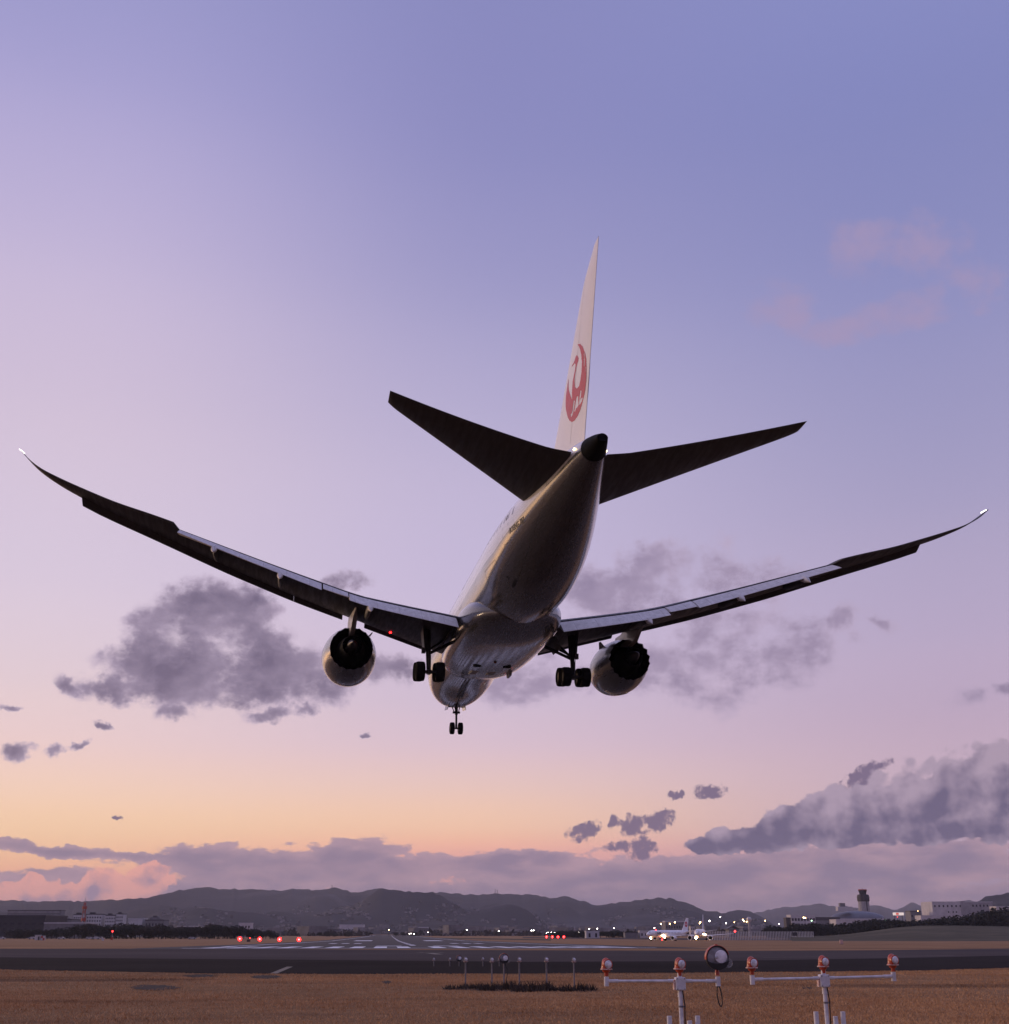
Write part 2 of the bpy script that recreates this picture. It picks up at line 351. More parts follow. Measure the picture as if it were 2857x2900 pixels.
# =================================================================== setting
def ground_mat(name, stops, scales, rough=.9, bump=.6, bscale=14, patch=None, spec=.3, rvar=.08):
    m = bpy.data.materials.new(name); m.use_nodes = True; q = G(m.node_tree); b = m.node_tree.nodes['Principled BSDF']
    o = q.n('ShaderNodeTexCoord').outputs['Object']
    n1 = q.noise(o, scales[0], 6, .6); n2 = q.noise(o, scales[1], 5, .65); n3 = q.noise(o, scales[2], 4, .7)
    v = q.m('ADD', q.m('MULTIPLY', n1, .5), q.m('ADD', q.m('MULTIPLY', n2, .32), q.m('MULTIPLY', n3, .18)))
    c = q.ramp(v, stops, 'LINEAR')
    if patch:
        pn = q.noise(q.mapping(o, (0, 0, 0), (0, 0, 0), (3.5, 1, 1)), patch[1], 5, .6)
        c = q.mix(q.mr(pn, .54, .68, 0, .75), c, patch[0])
    q.put(b.inputs['Base Color'], c); b.inputs['Specular IOR Level'].default_value = spec
    q.put(b.inputs['Roughness'], q.mr(n2, .3, .7, rough - rvar, rough + rvar))
    bn = q.n('ShaderNodeBump'); bn.inputs['Strength'].default_value = bump; bn.inputs['Distance'].default_value = .05
    q.put(bn.inputs['Height'], q.noise(o, bscale, 5, .7)); m.node_tree.links.new(bn.outputs[0], b.inputs['Normal'])
    return m
M['grass'] = ground_mat('dry_winter_grass', [(.32, (.16, .085, .042)), (.45, (.26, .145, .07)), (.55, (.35, .195, .095)), (.68, (.45, .27, .13))], (.07, .9, 9.0), .95, 1.0, 22, ((.14, .08, .05), .12), .1)
M['asphalt'] = ground_mat('dark_asphalt', [(.33, (.017, .013, .012)), (.5, (.030, .024, .022)), (.67, (.046, .037, .034))], (.05, .6, 8.0), .95, .3, 30, None, .03)
M['oldasphalt'] = ground_mat('worn_asphalt', [(.33, (.060, .046, .042)), (.5, (.084, .067, .062)), (.67, (.115, .092, .086))], (.03, .4, 6.0), .95, .3, 30, ((.06, .052, .056), .04), .03)
M['runway'] = ground_mat('runway_asphalt', [(.33, (.034, .028, .027)), (.5, (.048, .040, .039)), (.67, (.066, .056, .054))], (.02, .2, 4.0), .6, .15, 20, ((.022, .019, .018), .03), .06, .05)
M['paint'] = ground_mat('runway_paint', [(.35, (.55, .55, .56)), (.5, (.75, .75, .77)), (.65, (.85, .85, .86))], (.3, 1.5, 9.0), .55, .1, 20, None, .5)
M['yellowpaint'] = ground_mat('faded_line_paint', [(.35, (.14, .12, .09)), (.5, (.2, .17, .13)), (.65, (.26, .22, .16))], (.3, 1.5, 9.0), .7, .1, 20)
M['soil'] = ground_mat('dark_soil', [(.35, (.03, .022, .018)), (.5, (.055, .04, .032)), (.65, (.09, .065, .05))], (.4, 2.0, 9.0), .95, 1, 20)
M['greenslope'] = ground_mat('rough_green_bank', [(.35, (.055, .045, .03)), (.5, (.09, .078, .05)), (.65, (.15, .125, .08))], (.02, .12, .8), .95, .6, 2, ((.035, .03, .025), .05), .1)

def sheet(name, poly, mat, lift, cell=None, kind='structure', hfun=None, label=None):
    """polygon sheet following the ground profile, cut across Y so that it bends with it"""
    bm = bmesh.new(); vs = [bm.verts.new((p[0], p[1], 0)) for p in poly]; bm.faces.new(vs)
    ys = sorted({y for y, _ in GP[1:-1]} | ({k for k in (250, 450, 800, 1000, 1600, 2200)}))
    for y in ys:
        bmesh.ops.bisect_plane(bm, geom=bm.verts[:] + bm.edges[:] + bm.faces[:], plane_co=(0, y, 0), plane_no=(0, 1, 0))
    bmesh.ops.triangulate(bm, faces=bm.faces[:])
    bm.normal_update()
    for v in bm.verts: v.co.z = gz(v.co.y) + lift
    bmesh.ops.recalc_face_normals(bm, faces=bm.faces[:])
    for f in bm.faces:
        if f.normal.z < 0: f.normal_flip()
    me = bpy.data.meshes.new(name); bm.to_mesh(me); bm.free(); me.materials.append(mat)
    o = bpy.data.objects.new(name, me); COL.objects.link(o); tag(o, kind=kind); return o
# the ground: one sheet out to the horizon
gys = [-400, 20, 100, 175, 250, 323, 450, 590, 800, 1200, 1800, 3000, 6000, 12000, 20000, 26000]
gxs = [-22000, -8000, -3000, -1000, -300, -80, 0, 80, 300, 1000, 3000, 8000, 22000]
gm = MB(); gm.add([(x, y, gz(y)) for y in gys for x in gxs], [(r * len(gxs) + c, r * len(gxs) + c + 1, (r + 1) * len(gxs) + c + 1, (r + 1) * len(gxs) + c) for r in range(len(gys) - 1) for c in range(len(gxs) - 1)])
grd = gm.build('ground', M['grass']); tag(grd, kind='structure')
def pxpoly(pts): return [ground(*p).to_2d() for p in pts]
# runway axis: centreline passes x=4.5 m right of the camera at D=0 and runs along world +Y
RX = 4.5
# worn asphalt apron before the threshold
near = [(-700, 2745), (0, 2746), (600, 2757), (1100, 2759), (1700, 2756), (2300, 2752), (2620, 2749), (2857, 2741), (3700, 2728)]
topd = [(3700, 2700), (2857, 2706), (2500, 2714), (2000, 2722), (1500, 2724), (1100, 2720), (600, 2716), (0, 2711), (-700, 2708)]
topg = [(3700, 2680), (2857, 2686), (2480, 2691), (2150, 2692.5), (1838, 2692), (1200, 2690), (560, 2686), (300, 2686.5), (0, 2687), (-700, 2686)]
def ragged(P, amp, step, rs_=random.Random(3)):
    out = []
    for a, b in zip(P, P[1:]):
        n_ = max(1, int((b - a).length / step)); nn = Vector((-(b - a).y, (b - a).x)).normalized()
        out += [a.lerp(b, k / n_) + nn * rs_.uniform(-amp, amp) for k in range(n_)]
    return out + [P[-1]]
sheet('taxiway', ragged(pxpoly(near), .28, .7) + pxpoly(topd), M['asphalt'], .008)
mid_ = [(x, y + 6) for x, y in topd[::-1]]
sheet('runway_apron', pxpoly(mid_ + topg), M['oldasphalt'], .004)
Y0 = 172.0
sheet('runway', [(RX - 37, Y0 - 6), (RX + 37, Y0 - 6), (RX + 37, 3000), (RX - 37, 3000)], M['runway'], .012)
def mark(x0, x1, y0, y1, name='runway_marking', mat=None, lift=.03):
    sheet(name, [(x0, y0), (x1, y0), (x1, y1), (x0, y1)], mat or M['paint'], lift)
for k in range(9):
    for s in (-1, 1):
        a = s * (1.5 + k * 3.2); mark(RX + min(a, a + s * 1.75), RX + max(a, a + s * 1.75), Y0 + 1.5, Y0 + 31)
mark(RX - 31, RX + 31, Y0 - 1.2, Y0 + .6)
for s in (-1, 1):
    mark(RX + s * 29.6 - .5, RX + s * 29.6 + .5, Y0 + 31, 2600)
    for k in range(3): x = RX + s * (12.2 + k * 3.1); mark(x - .9, x + .9, 322, 345)
    x = RX + s * 16; mark(x - 4, x + 4, 572, 640)
for k in range(2): x = RX + (-6.5, 3.0)[k]; mark(x, x + 4.2, Y0 + 43, Y0 + 52)
for k in range(40):
    y = Y0 + 62 + k * 50; mark(RX - .5, RX + .5, y, y + 30)
def streak(pts, w, mat, name):
    a, b = ground(*pts[0]).to_2d(), ground(*pts[1]).to_2d(); d = (b - a).normalized(); n = Vector((-d.y, d.x)) * w / 2
    sheet(name, [a - n, b - n, b + n, a + n], mat, .016)
streak(((773, 2758), (821, 2738)), .35, M['yellowpaint'], 'taxiway_line')
streak(((1186, 2698), (1201, 2697.5)), .8, M['yellowpaint'], 'taxiway_line'); streak(((1216, 2699), (1243, 2703)), .8, M['yellowpaint'], 'taxiway_line')
streak(((1240, 2697.5), (1254, 2698)), .6, M['yellowpaint'], 'taxiway_line')
streak(((2160, 2712), (2330, 2710)), .25, M['yellowpaint'], 'taxiway_line'); streak(((2520, 2709), (2700, 2706)), .25, M['yellowpaint'], 'taxiway_line')
PATCHES = []
def patch_at(px, py, w, h, name='soil_patch'):
    h *= 1.35; c0, c1, c2 = ground(px, py), ground(px + w, py), ground(px, py - h); PATCHES.append((c0, (c1 - c0).length * .95, (c2 - c0).length * .95))
    rs = random.Random(int(px)); P = []
    for k in range(28):
        a = 2 * pi * k / 28; r = 1 + rs.uniform(-.18, .18); P.append(ground(px + w * r * cos(a), py + h * r * sin(a)).to_2d())
    sheet(name, P, M['soil'], .010)
patch_at(435, 2797, 66, 5.5); patch_at(570, 2764, 52, 3.5); patch_at(755, 2767, 42, 4); patch_at(1095, 2782, 14, 3); patch_at(2285, 2798, 14, 2.4); patch_at(1882, 2851, 5, 1.8)

# dry grass blades close to the camera (uncountable)
def blades(name, N, y0, y1, hmin, hmax, mat, region=None, wscale=1.0, fan=.47):
    D = y0 * (y1 / y0) ** rng.random(N * 2)
    lat = (rng.random(N * 2) * 2 - 1) * D * fan
    X = cos(PSI) * lat + sin(PSI) * D; Y = -sin(PSI) * lat + cos(PSI) * D
    if region is not None:
        k = region(X, Y); X, Y, D = X[k], Y[k], D[k]
    X, Y, D = X[:N], Y[:N], D[:N]; n = len(X)
    h = (hmin + (hmax - hmin) * rng.random(n)) * (1 + .3 * np.sin(X * .8) * np.cos(Y * .6)); a = rng.random(n) * 2 * pi; w = (.007 + .009 * rng.random(n)) * wscale * np.maximum(1, D / 40); le = rng.normal(0, .5, (n, 2)) * h[:, None]
    v = np.zeros((n, 3, 3)); v[:, 0] = np.stack([X - w * np.cos(a), Y - w * np.sin(a), np.full(n, -.005)], 1); v[:, 1] = np.stack([X + w * np.cos(a), Y + w * np.sin(a), np.full(n, -.005)], 1)
    v[:, 2] = np.stack([X + le[:, 0], Y + le[:, 1], h], 1)
    me = bpy.data.meshes.new(name); me.vertices.add(n * 3); me.vertices.foreach_set('co', v.reshape(-1)); me.loops.add(n * 3); me.loops.foreach_set('vertex_index', np.arange(n * 3, dtype=np.int32))
    me.polygons.add(n); me.polygons.foreach_set('loop_start', np.arange(0, n * 3, 3, dtype=np.int32)); me.update(calc_edges=True); me.materials.append(mat)
    o = bpy.data.objects.new(name, me); COL.objects.link(o); return o
edge = [p for p in pxpoly(near)]
ex = np.array([p[0] for p in edge]); ey_ = np.array([p[1] for p in edge])
M['blade'] = ground_mat('dry_grass_blade', [(.33, (.31, .158, .078)), (.5, (.56, .31, .15)), (.67, (.78, .47, .24))], (.12, 1.2, 30.0), .9, 0, 5, ((.19, .12, .075), .12), .1)
M['weed'] = ground_mat('dark_weed', [(.35, (.028, .02, .016)), (.5, (.05, .035, .026)), (.65, (.08, .055, .04))], (.3, 3.0, 30.0), .9, 0, 5)
def greg(X, Y):
    ok = Y < np.interp(X, ex, ey_) - .1
    for c0, a_, b_ in PATCHES: ok &= ((X - c0.x) / a_) ** 2 + ((Y - c0.y) / b_) ** 2 > .8 + .3 * np.sin(X * 5)
    dens = .55 + .25 * np.sin(X * .21 + 1.3 * np.sin(Y * .13)) + .25 * np.sin(Y * .37 + X * .11); ok &= rng.random(len(X)) < np.clip(dens, .25, 1)
    return ok
o = blades('grass', 260000, 24, 78, .02, .06, M['blade'], greg)
tag(o, 'dry brown winter grass in front of the dark taxiway', 'grass', kind='stuff')
w0, w1 = ground(1255, 2800), ground(1690, 2806)
wdir = (w1 - w0).normalized()
def wreg(X, Y):
    t = (X - w0.x) * wdir.x + (Y - w0.y) * wdir.y; L = (w1 - w0).length; d = np.abs(-(X - w0.x) * wdir.y + (Y - w0.y) * wdir.x - .4 * np.sin(t * 1.3))
    return (t > 0) & (t < L) & (d < 1.5 * np.sqrt(np.clip(1 - ((t - L / 2) / (L / 2)) ** 2, 0, 1)) * (.8 + .3 * np.sin(t * 4.1)))
o = blades('weeds', 9000, 40, 56, .06, .28, M['weed'], wreg, 2.2, .1)
tag(o, 'dark strip of weeds around the row of small light posts', 'weeds', kind='stuff')
P = []
for k in range(40):
    a = 2 * pi * k / 40; c = (w0 + w1) / 2; L = (w1 - w0).length / 2
    P.append((c.x + wdir.x * L * cos(a) - wdir.y * 1.3 * sin(a), c.y + wdir.y * L * cos(a) + wdir.x * 1.3 * sin(a) + .3 * sin(5 * a)))
sheet('soil_patch', P, M['soil'], .010)

# hills --------------------------------------------------------------
M['hill'] = ground_mat('wooded_hill', [(.32, (.014, .015, .019)), (.48, (.028, .028, .034)), (.60, (.048, .046, .052)), (.72, (.08, .075, .082))], (.0011, .008, .05), .95, 1.0, .03, ((.11, .10, .105), .0016), .05)
def vnoise(x, y, seed=0):
    xi, yi = math.floor(x), math.floor(y); fx, fy = x - xi, y - yi
    def h(i, j):
        n = (i * 374761393 + j * 668265263 + seed * 974634777) & 0xffffffff; n = ((n ^ (n >> 13)) * 1274126177) & 0xffffffff; return ((n ^ (n >> 16)) & 0xffff) / 65535
    fx = fx * fx * (3 - 2 * fx); fy = fy * fy * (3 - 2 * fy)
    return (h(xi, yi) * (1 - fx) + h(xi + 1, yi) * fx) * (1 - fy) + (h(xi, yi + 1) * (1 - fx) + h(xi + 1, yi + 1) * fx) * fy
def hills(name, prof, D, foot, backd, step=6, amp=.18, seed=1, mat=None, x0=None, x1=None):
    pxs = []; x = prof[0][0]
    while x <= prof[-1][0]: pxs.append(x); x += step
    R = 26; vs = []
    for px in pxs:
        top = interp(prof, px)[0]
        rz = at(px, top, D).z + 1.5
        rz += (vnoise(px * .09, 3, seed) - .5) * 10 * D / 7000
        for r in range(R + 1):
            t = r / R
            dd = foot + (D - foot) * t / .8 if t <= .8 else D + backd * (t - .8) / .2
            p = at(px, HY, dd)
            if t <= .8:
                u = t / .8; sh = u ** 1.15; n = (vnoise(p.x / 420, p.y / 700, seed) - .5) * 1.6 + (vnoise(p.x / 150, p.y / 240, seed + 5) - .5) * .9
                z = rz * sh * (dd / D) ** .0 + rz * n * amp * 4 * u * (1 - u) * 1.6
                z = min(z, CAMZ + (rz - CAMZ) * dd / D * .97) if u < 1 else rz
            else:
                z = rz * (1 - (t - .8) / .2 * .8)
            vs.append((p.x, p.y, max(z, -1.5) if r else -6.0))
    n = len(pxs); fs = [(i * (R + 1) + r, (i + 1) * (R + 1) + r, (i + 1) * (R + 1) + r + 1, i * (R + 1) + r + 1) for i in range(n - 1) for r in range(R)]
    m = MB(); m.add(vs, fs); o = m.build(name, mat or M['hill'], smooth=180); tag(o, kind='structure'); return o, vs, n, R
def interp(tab, x):
    if x <= tab[0][0]: return tab[0][1:]
    for a, b in zip(tab, tab[1:]):
        if x <= b[0]:
            t = (x - a[0]) / (b[0] - a[0]); return tuple(p + (q - p) * t for p, q in zip(a[1:], b[1:]))
    return tab[-1][1:]
RIDGE = [(-900, 2560), (-300, 2552), (0, 2547), (60, 2549), (134, 2553), (140, 2549), (230, 2551), (330, 2545), (400, 2541), (450, 2531), (500, 2518), (540, 2509), (580, 2507), (620, 2514), (660, 2513), (700, 2514), (760, 2519), (830, 2513), (900, 2516), (940, 2511),
         (1000, 2524), (1040, 2516), (1080, 2514), (1130, 2520), (1200, 2525), (1260, 2524), (1320, 2531), (1400, 2529), (1450, 2527), (1520, 2534), (1560, 2541), (1600, 2535), (1640, 2546), (1700, 2563), (1760, 2553), (1820, 2546), (1860, 2540), (1900, 2542),
         (1950, 2556), (2000, 2576), (2060, 2585), (2090, 2575), (2130, 2580), (2165, 2600), (2200, 2626), (2240, 2640)]
hl, HV, HN, HR = hills('hills', RIDGE, 7000, 3600, 1800, 6, .30, 3)
hills('far_hills', [(1900, 2600), (2050, 2596), (2150, 2582), (2200, 2570), (2280, 2562), (2340, 2558), (2380, 2568), (2400, 2562), (2440, 2572), (2480, 2560), (2500, 2562), (2545, 2576), (2590, 2552), (2640, 2572), (2700, 2549), (2750, 2546), (2800, 2556), (2900, 2560), (3300, 2570)], 13000, 9000, 2500, 8, .12, 9)
hills('right_hill', [(2700, 2610), (2745, 2570), (2780, 2551), (2805, 2537), (2830, 2534), (2857, 2528), (2950, 2520), (3100, 2540), (3500, 2570)], 4200, 2600, 800, 8, .14, 21)

# grassy bank on the right, higher than the camera
vs = []; bx = list(range(2240, 3800, 30)); tt = [0, .12, .3, .5, .7, .85, 1.0]
for px in bx:
    k = min(1, max(0, (px - 2290) / 330)); k = k * k * (3 - 2 * k); topy = 2650 - 27 * k + 2 * sin(px / 90)
    for i, t in enumerate(tt):
        D = 520 + 260 * t; p = at(px, HY, D); hz = at(px, topy, 780).z; b = gz(p.y) - .4 if t == 0 else gz(p.y) + .02
        vs.append((p.x, p.y, b + (hz - b) * (t * t * (3 - 2 * t)) + (.25 * sin(px * .05 + t * 9) * k * t * (1 - t) * 4)))
n = len(bx); L = len(tt); m = MB(); m.add(vs, [(i * L + r, (i + 1) * L + r, (i + 1) * L + r + 1, i * L + r + 1) for i in range(n - 1) for r in range(L - 1)])
tag(m.build('grass_bank', M['greenslope'], smooth=180), kind='structure')
# darker service road and rough verge bands across the middle distance
sheet('service_road', pxpoly([(-600, 2661), (-100, 2658.5), (300, 2656), (640, 2653.2), (640, 2650.5), (300, 2651), (-100, 2652), (-600, 2653)]), M['greenslope'], .012)
sheet('service_road', pxpoly([(1480, 2656.5), (1900, 2661.5), (2200, 2663), (2560, 2663), (3300, 2664), (3300, 2659), (2560, 2659.5), (2200, 2658.5), (1900, 2656.5), (1480, 2653.5)]), M['oldasphalt'], .012)
sheet('taxiway', pxpoly([(1130, 2656), (1560, 2663.5), (1560, 2660), (1130, 2653.4)]), M['greenslope'], .010)

# =================================================================== landing airliner (body axes: X right, Y forward, Z up; xa = metres aft of the nose)
plane = empty('landing_airliner')
tag(plane, 'large white twin-engine airliner low overhead seen from behind with its landing gear down', 'airliner')
ya, pi_, ro = radians(4.736), radians(.588), radians(.157)
Rm = Matrix.Rotation(ya, 4, 'Z') @ Matrix.Rotation(pi_, 4, 'X') @ Matrix.Rotation(ro, 4, 'Y')
plane.matrix_world = Matrix.Translation((7.065, 81.34, 21.162 + CAMZ)) @ Rm
def B(x, xa, z): return Vector((x, 28.0 - xa, z))
def interp(tab, x):
    if x <= tab[0][0]: return tab[0][1:]
    for a, b in zip(tab, tab[1:]):
        if x <= b[0]:
            t = (x - a[0]) / (b[0] - a[0]); return tuple(p + (q - p) * t for p, q in zip(a[1:], b[1:]))
    return tab[-1][1:]
def smooth_tab(tab, x):
    """Catmull-Rom through the table"""
    xs = [r[0] for r in tab]
    if x <= xs[0]: return tab[0][1:]
    if x >= xs[-1]: return tab[-1][1:]
    i = max(k for k in range(len(xs) - 1) if xs[k] <= x)
    p1, p2 = tab[i], tab[i + 1]; p0 = tab[max(0, i - 1)]; p3 = tab[min(len(tab) - 1, i + 2)]
    h = p2[0] - p1[0]; t = (x - p1[0]) / h; out = []
    for k in range(1, len(p1)):
        m1 = (p2[k] - p0[k]) / max(1e-6, p2[0] - p0[0]) * h; m2 = (p3[k] - p1[k]) / max(1e-6, p3[0] - p1[0]) * h
        out.append((2 * t**3 - 3 * t**2 + 1) * p1[k] + (t**3 - 2 * t**2 + t) * m1 + (-2 * t**3 + 3 * t**2) * p2[k] + (t**3 - t**2) * m2)
    return tuple(out)
# xa, bottom z, top z, half width
FUS = [(0, -.80, -.72, .04), (.12, -1.05, -.45, .32), (.5, -1.40, -.05, .72), (1.1, -1.75, .35, 1.12), (2.0, -2.10, .85, 1.56), (3.2, -2.42, 1.45, 2.0), (4.6, -2.66, 2.1, 2.36),
       (6.2, -2.83, 2.6, 2.64), (8.2, -2.93, 2.88, 2.82), (10.5, -2.97, 2.97, 2.88), (36.5, -2.97, 2.97, 2.88), (39, -2.86, 2.97, 2.85), (42, -2.36, 2.94, 2.66), (45, -1.62, 2.87, 2.30),
       (48, -.85, 2.75, 1.82), (51, -.08, 2.52, 1.28), (53, .42, 2.24, .90), (54.3, .72, 1.95, .62), (55.3, .93, 1.70, .42), (56.0, 1.06, 1.46, .26)]
def droop(xa): t = min(1, max(0, (13 - xa) / 9.0)); return -.62 * t * t * (3 - 2 * t)
def fus_ring(xa, n=72, grow=0.0):
    zb, zt, hw = smooth_tab(FUS, xa); zc = (zb + zt) / 2; hh = (zt - zb) / 2
    if 10.5 < xa < 36.5: zb, zt, hw = -2.97, 2.97, 2.88; zc = 0; hh = 2.97
    zc += droop(xa)
    return [B((hw + grow) * cos(2 * pi * k / n), xa, zc + (hh + grow) * sin(2 * pi * k / n)) for k in range(n)]
def fus_half(xa, z):
    zb, zt, hw = smooth_tab(FUS, xa)
    if 10.5 < xa < 36.5: zb, zt, hw = -2.97, 2.97, 2.88
    zc = (zb + zt) / 2 + droop(xa); hh = (zt - zb) / 2
    return hw * sqrt(max(0, 1 - ((z - zc) / hh) ** 2))
xs = [0, .05, .12, .25, .4, .6, .85, 1.1, 1.5] + [2 + .5 * k for k in range(18)] + [12 + 2 * k for k in range(12)] + [36 + .5 * k for k in range(36)] + [53.9, 54.2]
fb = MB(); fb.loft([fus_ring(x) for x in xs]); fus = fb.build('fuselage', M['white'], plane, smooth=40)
ap = MB(); ap.loft([fus_ring(x, 48, .006) for x in (54.25, 54.6, 54.95, 55.3, 55.6, 55.8, 56.0)], cap=False)
zb, zt, hw = smooth_tab(FUS, 55.8)
ap.loft([[B(hw * .8 * cos(a) , 56.0, (zb + zt) / 2 + (zt - zb) * .4 * sin(a)) for a in [2 * pi * k / 24 for k in range(24)]], [B(hw * .8 * cos(a), 55.0, (zb + zt) / 2 + (zt - zb) * .4 * sin(a)) for a in [2 * pi * k / 24 for k in range(24)]]])
ap.build('exhaust_cone', M['black'], plane, smooth=40)
# cabin windows, doors and the small marking low on the port rear side
def curved_patch(mb, side, xa0, xa1, z0, z1, lift=.006, nx=2, nz=4):
    vs = []
    for i in range(nx + 1):
        for j in range(nz + 1):
            xa = xa0 + (xa1 - xa0) * i / nx; z = z0 + (z1 - z0) * j / nz
            vs.append(B(side * (fus_half(xa, z) + lift), xa, z))
    fs = [(i * (nz + 1) + j, (i + 1) * (nz + 1) + j, (i + 1) * (nz + 1) + j + 1, i * (nz + 1) + j + 1) for i in range(nx) for j in range(nz)]
    mb.add(vs, fs)
for side in (-1, 1):
    for i in range(44):
        xa = 7.6 + i * .86
        if abs(xa - 12.3) < .8 or abs(xa - 27.0) < .8: continue
        w = MB(); curved_patch(w, side, xa, xa + .25, .95, 1.38, nx=1); w.build('cabin_window', M['glassdark'], fus, smooth=60)
    for xa in (6.0, 13.0, 27.4, 43.0):
        w = MB()
        curved_patch(w, side, xa, xa + .025, -.35, 1.55); curved_patch(w, side, xa + 1.02, xa + 1.045, -.35, 1.55)
        curved_patch(w, side, xa + .05, xa + 1.02, -.37, -.35, nz=1); curved_patch(w, side, xa + .05, xa + 1.02, 1.55, 1.57, nz=1)
        curved_patch(w, side, xa + .42, xa + .60, .95, 1.3)
        w.build('door', M['mark'], fus, smooth=60)
    w = MB(); curved_patch(w, side, 38.2, 38.22, -1.95, -.6); curved_patch(w, side, 38.22, 40.9, -.62, -.6, nx=8, nz=1); curved_patch(w, side, 40.9, 40.92, -1.95, -.6); w.build('cargo_door', M['mark'], fus, smooth=60)
def text_mesh(name, body, size, mapper, mat, parent, shear=0.0, bold=.0):
    cu = bpy.data.curves.new(name, 'FONT'); cu.body = body; cu.size = size; cu.shear = shear; cu.offset = bold; cu.resolution_u = 3
    t = bpy.data.objects.new(name, cu); COL.objects.link(t); bpy.context.view_layer.update()
    me = bpy.data.meshes.new_from_object(t.evaluated_get(bpy.context.evaluated_depsgraph_get()))
    bpy.data.objects.remove(t); bpy.data.curves.remove(cu)
    bm = bmesh.new(); bm.from_mesh(me); bmesh.ops.triangulate(bm, faces=bm.faces[:])
    bmesh.ops.subdivide_edges(bm, edges=[e for e in bm.edges if e.calc_length() > .25], cuts=2)
    for v in bm.verts: v.co = mapper(v.co.x, v.co.y)
    bm.to_mesh(me); bm.free(); me.materials.clear(); me.materials.append(mat); me.name = name
    o = bpy.data.objects.new(name, me); COL.objects.link(o); o.parent = parent; return o
def port_map(x0, z0, side=-1):
    def f(u, v):
        xa, z = x0 + u, z0 + v
        return B(side * (fus_half(xa, z) + .012), xa, z)
    return f
text_mesh('type_marking', 'BOEING 787', .42, port_map(44.15, -.02), M['mark'], fus, .25, .01)
for (x, xa, l) in ((-1.56, 40.72, .95), (-1.93, 41.1, .2)):
    w = MB(); R1 = []
    for k in range(4):
        t = k / 3; q = xa + l * t; zb, zt, hw = smooth_tab(FUS, q); zc = (zb + zt) / 2; hh = (zt - zb) / 2
        R1.append([B(xx, q, zc - (hh + .02) * sqrt(1 - (xx / hw) ** 2)) for xx in (x - .07, x + .07)])
    w.loft(R1, cap=False, closed=False); w.build('drain_vent', M['mark'], fus)

# belly fairing
bf = MB(); rings = []
for xa, hw, zb, zt in [(16.0, 1.6, -2.90, -1.6), (17.0, 2.35, -3.10, -1.2), (18.2, 2.85, -3.18, -.8), (20, 3.12, -3.28, -.5), (23, 3.26, -3.36, -.3), (27, 3.30, -3.40, -.2), (30, 3.27, -3.38, -.2), (32, 3.14, -3.36, -.4),
                       (33.6, 2.85, -3.2, -.8), (34.9, 2.3, -3.03, -1.3), (35.8, 1.6, -2.92, -1.8)]:
    r = []
    for k in range(64):
        a = 2 * pi * k / 64; c, s_ = cos(a), sin(a); e = 2 / 2.6
        r.append(B(hw * math.copysign(abs(c) ** e, c), xa, (zb + zt) / 2 + (zt - zb) / 2 * math.copysign(abs(s_) ** e, s_)))
    rings.append(r)
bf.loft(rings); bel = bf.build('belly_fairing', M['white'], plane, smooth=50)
for x in (-1.0, 1.15):
    w = MB(); w.lathe([(.30, -3.385), (.30, -3.33)], B(x, 23.4, 0), 'Z', 20); w.build('air_outlet', M['black'], bel)
for x, xa in ((-.85, 20.6), (.45, 20.4)):
    w = MB(); w.box(B(x, xa, -3.305), (.5, 1.1, .04), .12); w.build('access_panel', M['flapskin'], bel)
w = MB(); w.loft([[B(1.9 + a, xa, -3.2 + b) for a, b in ((-.12, .15), (.12, .15), (.08, -.2), (-.08, -.2))] for xa in (19.4, 19.9, 20.6)]); w.build('air_scoop', M['bellyskin'], bel)
w = MB(); w.lathe([(.02, -3.50), (.09, -3.46), (.11, -3.40), (.11, -3.35)], B(0, 25.2, 0), 'Z', 16); w.build('belly_beacon', M['e_dimred'], bel)

# wings ------------------------------------------------------------
def w_le(y): return 18.3 + (y - 2.9) * .70 if y < 25.5 else 34.12 + (y - 25.5) * .70 + ((y - 25.5) / 4.3) ** 1.6 * 2.2
def w_te(y):
    if y < 9.5: return 31.2 + (y - 2.9) * .06
    if y < 25.5: return 31.6 + (y - 9.5) * .335
    return 36.96 + (y - 25.5) * .335 + ((y - 25.5) / 4.3) ** 1.8 * 1.2
ZSH = [(0, -2.1), (3.3, -1.49), (7, -.93), (10.5, -.34), (12.2, .05), (14.8, .66), (18, 1.44), (21.1, 2.2), (22.5, 2.52), (24.6, 2.95), (26.1, 3.36), (27.9, 3.84), (28.7, 4.10), (29.3, 4.45), (29.75, 4.88)]
ZLE = [(0, -1.95), (2.8, -1.42), (4.6, -1.12), (9.3, -.33), (13.8, .42), (16.8, 1.05), (18.6, 1.45), (22.8, 2.52), (25.0, 3.06), (26.7, 3.50), (27.9, 3.80), (28.9, 4.20), (29.75, 4.88)]
def thick(y): return interp([(0, 1.75), (3, 1.55), (9.5, .98), (16, .62), (22, .42), (26, .26), (28.5, .12), (29.75, .03)], y)[0]
AF = [(0, 0), (.006, .16), (.02, .29), (.05, .45), (.1, .60), (.2, .80), (.32, .93), (.45, 1.0), (.6, .93), (.75, .74), (.87, .48), (.95, .26), (1, .10)]
def wing_ring(side, y, xle, xte, zle, zte, th, te_th=.08):
    c = xte - xle; up = []; lo = []
    for u, t in AF:
        tt = t * th; zc = zle + (zte - zle) * u
        h_up = tt * .5; h_lo = tt * .5
        if u == 1: h_up = te_th * .1; h_lo = te_th * .5
        up.append(B(side * y, xle + c * u, zc + h_up)); lo.append(B(side * y, xle + c * u, zc - h_lo))
    return up + lo[:0:-1]
